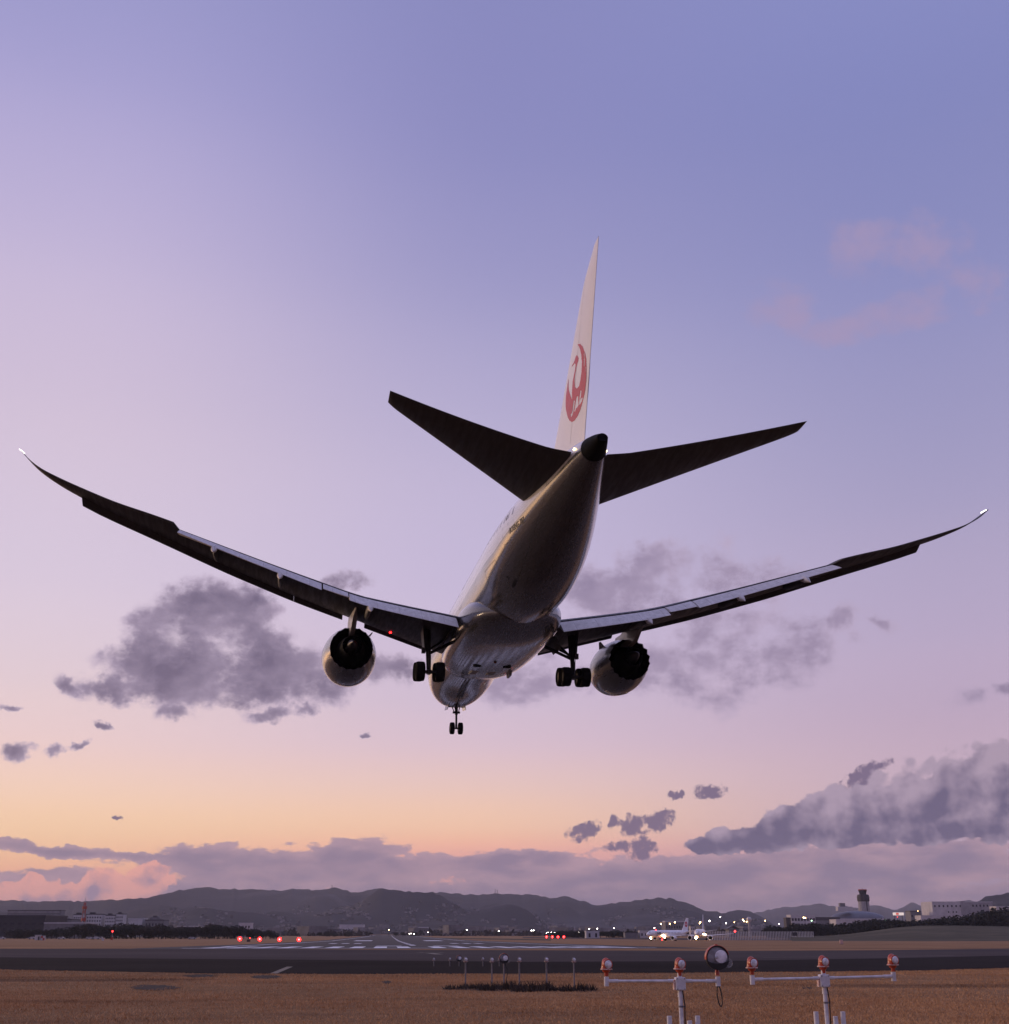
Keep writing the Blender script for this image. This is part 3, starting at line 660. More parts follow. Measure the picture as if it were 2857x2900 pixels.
def loft_wing(side, ys, xl, xt, zl, zt, th, name, mat, parent, te_th=.08):
    m = MB(); m.loft([wing_ring(side, y, xl(y), xt(y), zl(y), zt(y), th(y), te_th) for y in ys]); return m.build(name, mat, parent, smooth=38)
zsh = lambda y: smooth_tab(ZSH, y)[0]; zle = lambda y: smooth_tab(ZLE, y)[0]
def x_sh(y): return w_te(y) - (1.2 if y < 21.1 else 1.2 - min(1, (y - 21.1) / .25) * 1.2)
def frange(a, b, n): return [a + (b - a) * i / n for i in range(n + 1)]
def airfoil_bar(mb, P, side):
    """P: list of (y, LEpoint(xa,z), TEpoint(xa,z), thickness)"""
    rings = []
    for y, (xl_, zl_), (xt_, zt_), th in P:
        v = Vector((xt_ - xl_, zt_ - zl_)); L = v.length; d = v / L; nrm_ = Vector((-d.y, d.x)); up = []; lo = []
        for u, t in ((0, 0), (.03, .5), (.1, .85), (.25, 1.0), (.5, .8), (.75, .45), (1, .06)):
            p = Vector((xl_, zl_)) + d * L * u
            a = p + nrm_ * th * t * .5; b = p - nrm_ * th * t * .5
            up.append(B(side * y, a.x, a.y)); lo.append(B(side * y, b.x, b.y))
        rings.append(up + lo[:0:-1])
    mb.loft(rings)
for side in (-1, 1):
    ys = frange(2.2, 21.05, 26) + [21.1, 21.35] + frange(21.8, 26.7, 10) + frange(27.0, 29.75, 14)
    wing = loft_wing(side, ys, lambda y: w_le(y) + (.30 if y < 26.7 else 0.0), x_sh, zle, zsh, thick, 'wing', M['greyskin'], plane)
    wing.name = 'wing'
    # leading-edge slats, drooped
    for y0, y1 in ((4.2, 9.0), (10.6, 14.0), (14.01, 18.2), (18.21, 22.4), (22.41, 26.72)):
        m = MB(); airfoil_bar(m, [(y, (w_le(y) - .02, zle(y) - .46 + thick(y) * .06), (w_le(y) + .95, zle(y) + thick(y) * .28 - .02), .20) for y in frange(y0, y1, 5)], side)
        m.build('slat', M['greyskin'], wing, smooth=40)
    # flaps: inboard, flaperon, outboard
    def flap(name, y0, y1, drop0, drop1, aft, n=8):
        m = MB(); P = []
        for y in frange(y0, y1, n):
            t = (y - y0) / (y1 - y0)
            P.append((y, (w_te(y) - 1.32, zsh(y) - .13), (w_te(y) + aft, zsh(y) - (drop0 + (drop1 - drop0) * t)), .30))
        airfoil_bar(m, P, side); return m.build(name, M['flapskin'], wing, smooth=40)
    flap('inboard_flap', 3.45, 10.5, 1.10, .95, .5)
    flap('flaperon', 10.58, 12.2, .72, .78, .35, 3)
    flap('outboard_flap', 12.3, 21.05, .93, .68, .5, 10)
    m = MB()   # aileron seam + drooped aileron
    airfoil_bar(m, [(y, (w_te(y) - .75, zsh(y) - .02), (w_te(y) + .12, zsh(y) - .06), .09) for y in frange(21.4, 24.6, 5)], side)
    m.build('aileron', M['greyskin'], wing, smooth=40)
    # flap track fairings whose tails droop with the flap
    for y, s in ((9.15, 1.15), (14.9, 1.0), (18.9, .85)):
        m = MB(); rings = []
        te = w_te(y); zt_ = zsh(y)
        for xa, z, r in ((te - 4.2 * s, zt_ - .34, .03), (te - 3.6 * s, zt_ - .50, .17), (te - 2.5 * s, zt_ - .60, .22), (te - 1.3, zt_ - .68, .24), (te - .5, zt_ - .80, .2), (te - .1, zt_ - .85, .05)):
            rings.append([B(side * (y + r * .62 * s * cos(a)), xa, z + r * 1.2 * s * sin(a)) for a in [2 * pi * k / 16 for k in range(16)]])
        m.loft(rings); fr_ = m.build('flap_track_fairing', M['greyskin'], wing, smooth=50)
        dr = {9.15: .97, 14.9: .88, 18.9: .76}[y]; m = MB(); zt2 = zsh(y) - dr
        m.loft([[B(side * (y + r * .8 * cos(a)), xa, z + r * sin(a)) for a in [2 * pi * k / 12 for k in range(12)]] for xa, z, r in ((te - .5, zt_ - .62, .10), (te + .1, zt2 + .02, .24), (te + .55, zt2 - .12, .22), (te + 1.05, zt2 - .42, .03))]); m.build('fairing_tail', M['flapskin'], fr_, smooth=50)
    # navigation / strobe light at the raked tip
    m = MB(); m.tube([B(side * 29.62, 38.85, 4.86), B(side * 29.84, 39.2, 4.98)], [.035, .03], 8); m.build('wing_tip_lamp', M['e_tip'], wing)

# port wing: small red beacon glint on the inner lower surface
# tailplane ---------------------------------------------------------
for side in (-1, 1):
    def s_le(y): return 47.1 + (y - 2.65) * 1.075 if y < 9.4 else 54.36 + (y - 9.4) * 1.0 + ((y - 9.4) / .6) ** 2 * .15
    def s_te(y): return 53.35 if y < 2 else 53.35 + (y - 2) * .28 + (y - 2) ** 2 * .0128
    ztq = lambda y: 1.35 + y * .13
    def zlq(y): return ztq(y) - .062 * (s_te(y) - s_le(y))
    ys = frange(.9, 9.0, 14) + [9.2, 9.4, 9.6, 9.8, 9.95, 10.05, 10.1]
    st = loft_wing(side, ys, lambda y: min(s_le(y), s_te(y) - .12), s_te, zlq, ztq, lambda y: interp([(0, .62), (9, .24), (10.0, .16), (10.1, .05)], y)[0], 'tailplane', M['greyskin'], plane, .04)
    m = MB(); airfoil_bar(m, [(y, (s_te(y) - .9, ztq(y) - .02), (s_te(y) + .03, ztq(y) - .03), .12) for y in frange(1.5, 9.6, 8)], side); m.build('elevator', M['greyskin'], st, smooth=40)
    m = MB(); m.tube([B(side * .80, 53.45, 1.56), B(side * .81, 53.60, 1.56)], [.05, .045], 8); m.build('tail_lamp', M['e_nav'], plane)

# fin ---------------------------------------------------------------
def f_le(z):
    if z < 3.6: return 42.3 + (z - 2.5) * 2.2
    return 44.72 + (z - 3.6) * 1.12 if z < 10.6 else 52.56 + (z - 10.6) * 1.12 + max(0, (z - 10.6) / 1.3) ** 2 * .9
def f_te(z): return 52.3 + (z - 2.3) * .392
def f_half(xa, z):
    a, b = f_le(z), f_te(z); u = min(1, max(0, (xa - a) / max(.05, b - a))); t = .105 * (b - a) * .5
    if z > 11: t *= max(.15, 1 - (z - 11) / 1.3)
    return t * interp(AF, u)[0]
m = MB(); rings = []
for z in frange(1.6, 3.6, 5) + frange(4.1, 10.6, 13) + frange(10.9, 12.0, 6):
    a, b = f_le(z), min(f_te(z), 56.1); L = [a + (b - a) * u for u, _ in AF]
    h = [f_half(x, z) for x in L]; h[-1] = .012
    rings.append([B(-q, x, z) for x, q in zip(L, h)] + [B(q, x, z) for x, q in list(zip(L, h))[:0:-1]])
m.loft(rings); fin = m.build('vertical_fin', M['finwhite'], plane, smooth=38)
m = MB()
for zz in frange(3.2, 11.2, 22):
    pass
m.loft([[B(s_ * (f_half(f_te(z) - 2.0, z) + .004), f_te(z) - q, z) for s_, q in ((-1, 2.0), (-1, 1.97))] for z in frange(3.0, 11.0, 20)], cap=False, closed=False)
m.build('rudder_seam', M['flapskin'], fin)
# emblem (red crane disc with lettering) as a thin mesh following the fin's port and starboard skins
def pip(p, poly):
    x, y = p; c = False; j = len(poly) - 1
    for i in range(len(poly)):
        xi, yi = poly[i]; xj, yj = poly[j]
        if (yi > y) != (yj > y) and x < (xj - xi) * (y - yi) / (yj - yi) + xi: c = not c
        j = i
    return c
E_OUT = [(52.306, 7.86), (52.777, 7.649), (53.108, 7.358), (53.291, 7.053), (53.435, 6.792), (53.5, 6.497), (53.479, 6.145), (53.415, 5.812), (53.278, 5.393), (53.118, 5.054), (52.92, 4.755), (52.632, 4.468), (52.284, 4.202), (51.883, 4.028), (51.408, 3.976), (51.007, 4.05), (50.551, 4.32), (50.198, 4.71), (49.897, 5.183), (49.724, 5.685), (49.739, 6.109), (49.907, 6.418), (50.142, 6.694), (50.245, 6.98), (50.389, 7.297), (50.723, 7.499), (51.103, 7.676), (51.546, 7.795), (51.941, 7.884)]
E_WH = [[(51.117, 5.256), (50.833, 5.612), (50.512, 6.025), (50.356, 6.421), (50.271, 6.764), (49.903, 7.264), (50.052, 7.712), (50.676, 7.93), (51.373, 8.03), (52.075, 8.046), (52.509, 7.664), (52.717, 7.381), (52.886, 6.971), (52.891, 6.529), (52.773, 6.095), (52.532, 5.715), (52.302, 5.499), (51.968, 5.495), (51.691, 5.737), (51.627, 6.11), (51.758, 6.374), (51.957, 6.606), (52.168, 6.807), (52.368, 6.889), (52.432, 7.008), (52.278, 7.214), (52.116, 7.327), (51.86, 7.321), (51.661, 7.214), (51.328, 7.179), (50.895, 7.16), (51.451, 7.085), (51.728, 7.063), (51.893, 6.883), (51.766, 6.667), (51.551, 6.441), (51.312, 6.224), (51.19, 5.88), (51.127, 5.585)], [(53.262, 6.993), (53.327, 6.866), (53.277, 6.476), (53.177, 6.182), (53.137, 6.297), (53.219, 6.624)], [(53.323, 6.166), (53.355, 6.079), (53.283, 5.846), (53.245, 5.863)], [(51.404, 5.086), (51.586, 5.01), (51.481, 4.748), (51.342, 4.537), (51.113, 4.386), (50.889, 4.367), (50.825, 4.565), (51.045, 4.536), (51.166, 4.658), (51.249, 4.918)], [(51.923, 5.1), (52.111, 5.021), (52.094, 4.556), (51.831, 4.483), (51.729, 4.561), (51.552, 4.403), (51.428, 4.478), (51.631, 4.759), (51.798, 4.982)], [(52.467, 5.197), (52.618, 5.134), (52.49, 4.886), (52.36, 4.7), (52.626, 4.77), (52.692, 4.67), (52.513, 4.541), (52.166, 4.503), (52.172, 4.633), (52.291, 4.897)]]

E_bb = (min(p[0] for p in E_OUT), max(p[0] for p in E_OUT), min(p[1] for p in E_OUT), max(p[1] for p in E_OUT))
for side in (-1, 1):
    m = MB(); st_ = .03; idx = {}
    nx = int((E_bb[1] - E_bb[0]) / st_) + 1; nz_ = int((E_bb[3] - E_bb[2]) / st_) + 1
    vs, fs = [], []
    def vid(i, j):
        if (i, j) not in idx:
            xa = E_bb[0] + i * st_; z = E_bb[2] + j * st_; idx[(i, j)] = len(vs); vs.append(B(side * (f_half(xa, z) + .008), xa, z))
        return idx[(i, j)]
    for i in range(nx):
        for j in range(nz_):
            c = (E_bb[0] + (i + .5) * st_, E_bb[2] + (j + .5) * st_)
            if pip(c, E_OUT) and not any(pip(c, w_) for w_ in E_WH):
                fs.append((vid(i, j), vid(i + 1, j), vid(i + 1, j + 1), vid(i, j + 1)))
    m.add(vs, fs); m.build('airline_emblem', M['red'], fin, smooth=60)

# engines -----------------------------------------------------------
for side in (-1, 1):
    ey, ez, xn = 9.9, -2.64, 24.15
    C = lambda xa: B(side * ey, xa, ez)
    n = 72; m = MB()
    prof = [(18.95, 1.42), (18.85, 1.50), (18.85, 1.60), (19.0, 1.71), (19.5, 1.83), (20.3, 1.91), (21.2, 1.93), (22.2, 1.86), (23.2, 1.70), (23.9, 1.53)]
    def ring(xa, r, chev=0.0, ph=0):
        out = []
        for k in range(n):
            a = 2 * pi * k / n; q = (k * 18 / n) % 1.0; t = 1 - abs(2 * q - 1)
            out.append(B(side * ey + r * cos(a), xa + chev * t, ez + r * sin(a) ))
        return out
    rings = [ring(18.95 + 1.2, 1.38)] + [ring(x, r) for x, r in prof] + [ring(24.0, 1.475, .42), ring(23.98, 1.44, .40), ring(23.3, 1.50), ring(22.0, 1.45)]
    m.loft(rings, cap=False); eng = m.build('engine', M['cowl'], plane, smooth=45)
    m = MB(); m.loft([ring(18.88, 1.46), ring(18.80, 1.52), ring(18.80, 1.60), ring(18.97, 1.715)], cap=False); m.build('inlet_lip', M['lipmetal'], eng, smooth=60)
    m = MB(); m.loft([ring(23.93, 1.43, .38), ring(22.0, 1.45)], cap=False); m.loft([ring(22.0, 1.44), ring(22.02, .6)], cap=False); m.build('bypass_duct', M['black'], eng, smooth=60)
    m = MB(); m.lathe([(1.36, 28 - 20.2), (1.36, 28 - 20.3)], (side * ey, 0, ez), 'Y', 40); m.build('fan_disc', M['titan'], eng)
    m = MB(); m.lathe([(.25, 28 - 19.7), (.5, 28 - 20.18)], (side * ey, 0, ez), 'Y', 24); m.build('spinner', M['titan'], eng, smooth=60)
    m = MB(); R_ = [ring(22.0, .95), ring(23.4, .98), ring(24.3, .86), ring(25.2, .66, .2), ring(25.18, .62, .2), ring(24.2, .66)]; m.loft(R_, cap=False); m.build('core_nozzle', M['black'], eng, smooth=45)
    m = MB(); m.lathe([(.45, 28 - 24.1), (.43, 28 - 25.0), (.28, 28 - 25.8), (.12, 28 - 26.3), (.03, 28 - 26.5)], (side * ey, 0, ez), 'Y', 28); m.build('exhaust_plug', M['titan'], eng, smooth=60)
    # pylon
    m = MB(); rings = []
    zw = zle(ey) - .28
    for xa, hw, zt_, zb_ in ((20.2, .05, ez + 2.02, ez + 1.7), (21.2, .20, ez + 2.20, ez + 1.5), (22.8, .27, zw - .05, ez + 1.2), (24.2, .28, zw + .12, ez + .9), (25.8, .27, zw + .12, ez + .95), (27.2, .20, zw + .0, ez + 1.5), (28.6, .05, zw - .08, zw - .4)):
        rings.append([B(side * ey - hw, xa, zt_), B(side * ey + hw, xa, zt_), B(side * ey + hw * .9, xa, (zt_ + zb_) / 2), B(side * ey + hw * .6, xa, zb_), B(side * ey - hw * .6, xa, zb_), B(side * ey - hw * .9, xa, (zt_ + zb_) / 2)])
    m.loft(rings); m.build('pylon', M['pylonskin'], eng, smooth=35)
    # nacelle strake on the inboard shoulder
    a = radians(48); dx, dz = -side * cos(a), sin(a)
    def S(r, xa, o=0.0): return B(side * ey + dx * r + dz * o, xa, ez + dz * r - dx * o)
    m = MB(); tri = ((1.84, 20.3), (2.35, 21.6), (2.30, 21.95), (1.84, 21.9)); m.add([S(r, x, .02) for r, x in tri] + [S(r, x, -.02) for r, x in tri], [(0, 1, 2, 3), (7, 6, 5, 4), (0, 4, 5, 1), (1, 5, 6, 2), (2, 6, 7, 3), (3, 7, 4, 0)])
    m.build('strake', M['greyskin'], eng)
    m = MB()
    for k in range(26):
        aa = radians(-118 + k * 2.0); r0 = 1.925
        m.box(B(side * ey + r0 * cos(aa), 20.75, ez + r0 * sin(aa)), (.02, .5, .02))
    m.build('cooling_louvre', M['flapskin'], eng)

# landing gear ------------------------------------------------------
def wheel(parent, c, r, w, name='wheel'):
    m = MB(); hw = w / 2
    m.lathe([(r * .52, -hw * .8), (r * .8, -hw), (r * .95, -hw * .88), (r, -hw * .55), (r * 1.0, hw * .55), (r * .95, hw * .88), (r * .8, hw), (r * .52, hw * .8)], c, 'X', 32, cap=False)
    t = m.build(name, M['tyre'], parent, smooth=35)
    m = MB(); m.lathe([(r * .10, -hw * .55), (r * .52, -hw * .72), (r * .53, -hw * .2), (r * .53, hw * .2), (r * .52, hw * .72), (r * .10, hw * .55)], c, 'X', 20); m.build('rim', M['rim'], t, smooth=40)
for side in (-1, 1):
    gr = empty('main_gear'); gr.parent = plane
    top = B(side * 5.0, 26.9, zle(5) - .35); ax = B(side * 4.9, 27.9, -4.78)
    m = MB(); m.tube([top, top.lerp(ax, .55)], [.24, .22], 14); m.build('outer_strut', M['gear'], gr, smooth=40)
    m = MB(); m.tube([top.lerp(ax, .5), ax], [.15, .15], 14); m.build('piston', M['gear'], gr, smooth=40)
    m = MB(); m.tube([ax + Vector((0, .86, .14)), ax, ax + Vector((0, -.86, -.14))], [.14, .2, .14], 12); m.build('bogie_beam', M['gear'], gr, smooth=40)
    for dy, dz in ((.75, .12), (-.75, -.12)):
        m = MB(); m.tube([ax + Vector((-.62, dy, dz)), ax + Vector((.62, dy, dz))], .09, 10); m.build('axle', M['gear'], gr, smooth=40)
        for dx in (-.655, .655): wheel(gr, ax + Vector((dx, dy, dz)), .64, .60)
    inb = -side
    m = MB(); m.tube([top.lerp(ax, .62), B(side * 3.0, 26.4, -2.3)], [.10, .12], 10); m.tube([top.lerp(ax, .55), B(side * 3.5, 25.3, -1.9)], [.07, .09], 8); m.build('side_brace', M['gear'], gr, smooth=40)
    m = MB(); m.tube([top.lerp(ax, .60), B(side * 4.7, 24.2, -1.8)], [.09, .11], 10); m.build('drag_brace', M['gear'], gr, smooth=40)
    m = MB(); k = top.lerp(ax, .72) + Vector((0, -.35, 0)); m.tube([top.lerp(ax, .55) + Vector((0, -.2, 0)), k + Vector((0, -.15, 0)), ax + Vector((0, -.25, .15))], .05, 8); m.build('torque_link', M['gear'], gr, smooth=40)
    # leg door, outboard of the strut; body door hanging inboard
    m = MB(); m.add([B(side * 5.38, 25.9, -1.25), B(side * 5.38, 27.7, -1.35), B(side * 5.22, 27.8, -3.1), B(side * 5.22, 26.9, -3.35)] + [B(side * 5.33, 25.9, -1.25), B(side * 5.33, 27.7, -1.35), B(side * 5.17, 27.8, -3.1), B(side * 5.17, 26.9, -3.35)],
                    [(0, 1, 2, 3), (7, 6, 5, 4), (0, 4, 5, 1), (1, 5, 6, 2), (2, 6, 7, 3), (3, 7, 4, 0)]); m.build('leg_door', M['gear'], gr)
    m = MB(); m.add([B(side * 3.45, 25.4, -1.7), B(side * 3.45, 28.5, -1.8), B(side * 4.05, 28.2, -2.9), B(side * 4.05, 25.7, -2.8)] + [B(side * 3.40, 25.4, -1.7), B(side * 3.40, 28.5, -1.8), B(side * 4.0, 28.2, -2.95), B(side * 4.0, 25.7, -2.85)],
                    [(0, 1, 2, 3), (7, 6, 5, 4), (0, 4, 5, 1), (1, 5, 6, 2), (2, 6, 7, 3), (3, 7, 4, 0)]); m.build('bay_door', M['gear'], gr)
    m = MB(); m.box(top.lerp(ax, .55) + Vector((side * .3, 0, 0)), (.25, .3, .35)); m.build('actuator_box', M['gear'], gr)
    for q in range(3):
        m = MB(); m.tube([top + Vector((.1 * q - .1, -.22, 0)), top.lerp(ax, .5) + Vector((.16 * q - .16, -.3, 0)), ax + Vector((.1 * q - .1, -.12, .3))], .025, 6); m.build('hydraulic_line', M['mark'], gr)
ng = empty('nose_gear'); ng.parent = plane
a0 = B(0, 5.0, -2.5); a1 = B(0, 5.2, -5.1)
m = MB(); m.tube([a0, a0.lerp(a1, .55)], [.15, .13], 12); m.build('outer_strut', M['gear'], ng, smooth=40)
m = MB(); m.tube([a0.lerp(a1, .5), a1], .09, 12); m.build('piston', M['gear'], ng, smooth=40)
m = MB(); m.tube([a1 + Vector((-.42, 0, 0)), a1 + Vector((.42, 0, 0))], .07, 10); m.build('axle', M['gear'], ng, smooth=40)
for dx in (-.35, .35): wheel(ng, a1 + Vector((dx, 0, 0)), .50, .38)
m = MB(); m.tube([a0.lerp(a1, .5), B(0, 3.4, -2.5)], .07, 8); m.tube([a0.lerp(a1, .45) + Vector((-.2, 0, 0)), B(-.5, 4.2, -2.6)], .04, 8); m.tube([a0.lerp(a1, .45) + Vector((.2, 0, 0)), B(.5, 4.2, -2.6)], .04, 8); m.build('drag_brace', M['gear'], ng, smooth=40)
m = MB(); m.box(a0.lerp(a1, .48), (.62, .25, .16)); m.build('steering_unit', M['gear'], ng, bevel=.03)
for s_ in (-1, 1):
    m = MB(); m.add([B(s_ * .62, 3.2, -2.45), B(s_ * .62, 5.4, -2.60), B(s_ * .80, 5.3, -3.55), B(s_ * .80, 3.4, -3.35), B(s_ * .58, 3.2, -2.45), B(s_ * .58, 5.4, -2.60), B(s_ * .76, 5.3, -3.55), B(s_ * .76, 3.4, -3.35)],
                    [(0, 1, 2, 3), (7, 6, 5, 4), (0, 4, 5, 1), (1, 5, 6, 2), (2, 6, 7, 3), (3, 7, 4, 0)]); m.build('nose_gear_door', M['white'], ng)
    m = MB(); m.tube([a0.lerp(a1, .3) + Vector((s_ * .1, 0, 0)), B(s_ * .74, 4.4, -3.2)], .03, 6); m.build('door_link', M['gear'], ng)
# lower red beacon glint under the port wing root area and near the nose
m = MB(); m.lathe([(.03, -.06), (.08, -.03), (.09, .03)], B(-7.2, 23.6, zle(7.2) - .58), 'Z', 12); m.build('underwing_lamp', M['e_redhot'], plane)
m = MB(); m.lathe([(.02, -.06), (.07, 0)], B(-1.55, 7.5, -2.53), 'Z', 12); m.build('nose_beacon', M['e_redhot'], plane)

# =================================================================== approach lights in the foreground
M['pipe'] = material('galvanised_white_pipe', (.72, .70, .72), .5, metal=.0, bump=.15, bscale=40, var=.12, vscale=8)
M['orange'] = material('lamp_housing_orange', (.47, .045, .016), .42, coat=.3, var=.22, vscale=14, col2=(.34, .05, .014))
M['chipped'] = material('chipped_flange', (.66, .55, .52), .5, var=.3, vscale=30, col2=(.45, .14, .07))
M['lens'] = material('frosted_lens', (.80, .78, .80), .12, coat=1.0, var=.25, vscale=22, bump=.3, bscale=60)
M['reflector'] = material('strobe_reflector', (.88, .88, .92), .3, var=.15, vscale=12, coat=.6)
M['strobeglass'] = material('strobe_front_glass', (.24, .24, .26), .1, coat=1.0, var=.3, vscale=9)
M['rubber'] = material('cable_rubber', (.012, .012, .013), .5, var=.2)
M['darkpost'] = material('weathered_post', (.22, .20, .21), .6, var=.2, vscale=10)
mm = bpy.data.materials.new('clear_dome_glass'); mm.use_nodes = True; pb = mm.node_tree.nodes['Principled BSDF']
pb.inputs['Transmission Weight'].default_value = .9; pb.inputs['Roughness'].default_value = .05; pb.inputs['IOR'].default_value = 1.2; pb.inputs['Base Color'].default_value = (.9, .92, .95, 1); M['dome'] = mm

def lamp_head(parent, c, s=1.0, name='lamp_head', housing='orange', turn=18):
    """c = centre of the lens; faces -Y"""
    x, y, z = c; m = MB()
    # squat conical skirt + rounded hood around the lens
    m.cur = 0
    m.lathe([(.024 * s, -.135 * s), (.026 * s, -.095 * s), (.040 * s, -.09 * s), (.052 * s, -.066 * s), (.056 * s, -.058 * s)], (x, y + .02 * s, z), 'Z', 24)
    m.lathe([(.062 * s, -.052 * s), (.056 * s, -.03 * s), (.053 * s, .0), (.050 * s, .03 * s), (.040 * s, .055 * s), (.022 * s, .072 * s), (.002 * s, .078 * s)], (x, y + .025 * s, z), 'Z', 24)
    m.lathe([(.0455 * s, 0), (.060 * s, 0), (.062 * s, .02 * s), (.055 * s, .06 * s), (.045 * s, .06 * s)], (x, y - .035 * s, z), 'Y', 28)
    h = m.build(name, M[housing], parent, smooth=35)
    m = MB(); m.lathe([(.072 * s, -.062 * s), (.074 * s, -.056 * s), (.072 * s, -.050 * s)], (x, y + .02 * s, z), 'Z', 24); m.build('flange', M['chipped'], h, smooth=30)
    m = MB(); m.lathe([(.002, -.012 * s), (.02 * s, -.010 * s), (.036 * s, -.003 * s), (.049 * s, .008 * s), (.049 * s, .02 * s)], (x, y - .047 * s, z), 'Y', 24); m.build('lens', M['lens'], h, smooth=60)
    T = Matrix.Translation((x, y + .02 * s, z)) @ Matrix.Rotation(radians(turn), 4, 'Z') @ Matrix.Translation((-x, -y - .02 * s, -z))
    for q in [h] + list(h.children): q.data.transform(T)
    return h
def strobe_head(parent, c, r, vertical_cable=True):
    x, y, z = c; m = MB()
    m.lathe([(r * .93, -.02), (r * 1.03, -.02), (r * 1.03, .05), (r * .9, r * .7), (r * .55, r * 1.15), (r * .1, r * 1.25), (r * .05, r * 1.2), (r * .5, r * 1.08), (r * .84, r * .66), (r * .93, .05)], (x, y, z), 'Y', 36, cap=False)
    h = m.build('strobe_lamp', M['rubber'], parent, smooth=35)
    m = MB(); AA = [.25 + (pi - .1) * k / 24 for k in range(25)]
    m.loft([[(x + rr * cos(a), y + yy, z + rr * sin(a)) for rr, yy in ((r * 1.035, -.03), (r * 1.075, -.028), (r * 1.085, .06), (r * 1.04, .065))] for a in AA]); m.build('hood', M['orange'], h, smooth=40)
    def disc(mb, inner, th0, th1, yo, n=28, ro=1.0):
        O = [(x + r * ro * cos(th0 + (th1 - th0) * k / n), z + r * ro * sin(th0 + (th1 - th0) * k / n)) for k in range(n + 1)]
        I = [(x + r * ro * cos(th1 + (th0 - th1) * k / n), z + inner(th1 + (th0 - th1) * k / n) * r * ro) for k in range(1, n)]
        P = O + I; mb.add([(p[0], y + yo, p[1]) for p in P] + [(p[0], y + yo + .006, p[1]) for p in P], [tuple(range(len(P))), tuple(range(2 * len(P) - 1, len(P) - 1, -1))] + [(i, (i + 1) % len(P), (i + 1) % len(P) + len(P), i + len(P)) for i in range(len(P))])
    m = MB(); disc(m, lambda t: sin(t) * .42 - .05, pi + .12, 2 * pi - .25, -.032, ro=1.05); m.build('lower_shield', M['rubber'], h)
    m = MB(); m.lathe([(.002, -.018), (r * .5, -.014), (r * .93, -.002), (r * .93, .01)], (x, y, z), 'Y', 36); m.build('front_glass', M['strobeglass'], h, smooth=60)
    m = MB(); m.lathe([(.002, -.030), (r * .3, -.029), (r * .56, -.022), (r * .56, -.016)], (x + r * .32, y, z + r * .10), 'Y', 28); m.build('reflector', M['reflector'], h, smooth=60)
    m = MB(); m.lathe([(r * .01, -r * .06), (r * .10, -r * .05), (r * .14, 0), (r * .12, .012)], (x - r * .12, y - .03, z + r * .05), 'Y', 20); m.build('flash_tube', M['lens'], h, smooth=60)
    m = MB(); m.box((x, y + .05, z + r * 1.08), (r * .26, .05, r * .14)); m.build('hinge', M['orange'], h, bevel=.003)
    # clear side glass wing
    m = MB(); m.lathe([(r * .05, -.004), (r * .42, -.004), (r * .42, .004), (r * .05, .004)], (x + r * .92, y - .02, z - r * .42), 'Y', 20); m.build('side_glass', M['dome'], h, smooth=40)
    m = MB(); m.lathe([(.030, -r - .075), (.028, -r - .02), (.012, -r + .01), (.012, -r * .8)], (x, y + .05, z), 'Z', 16); m.build('neck', M['orange'], h, smooth=40)
    return h
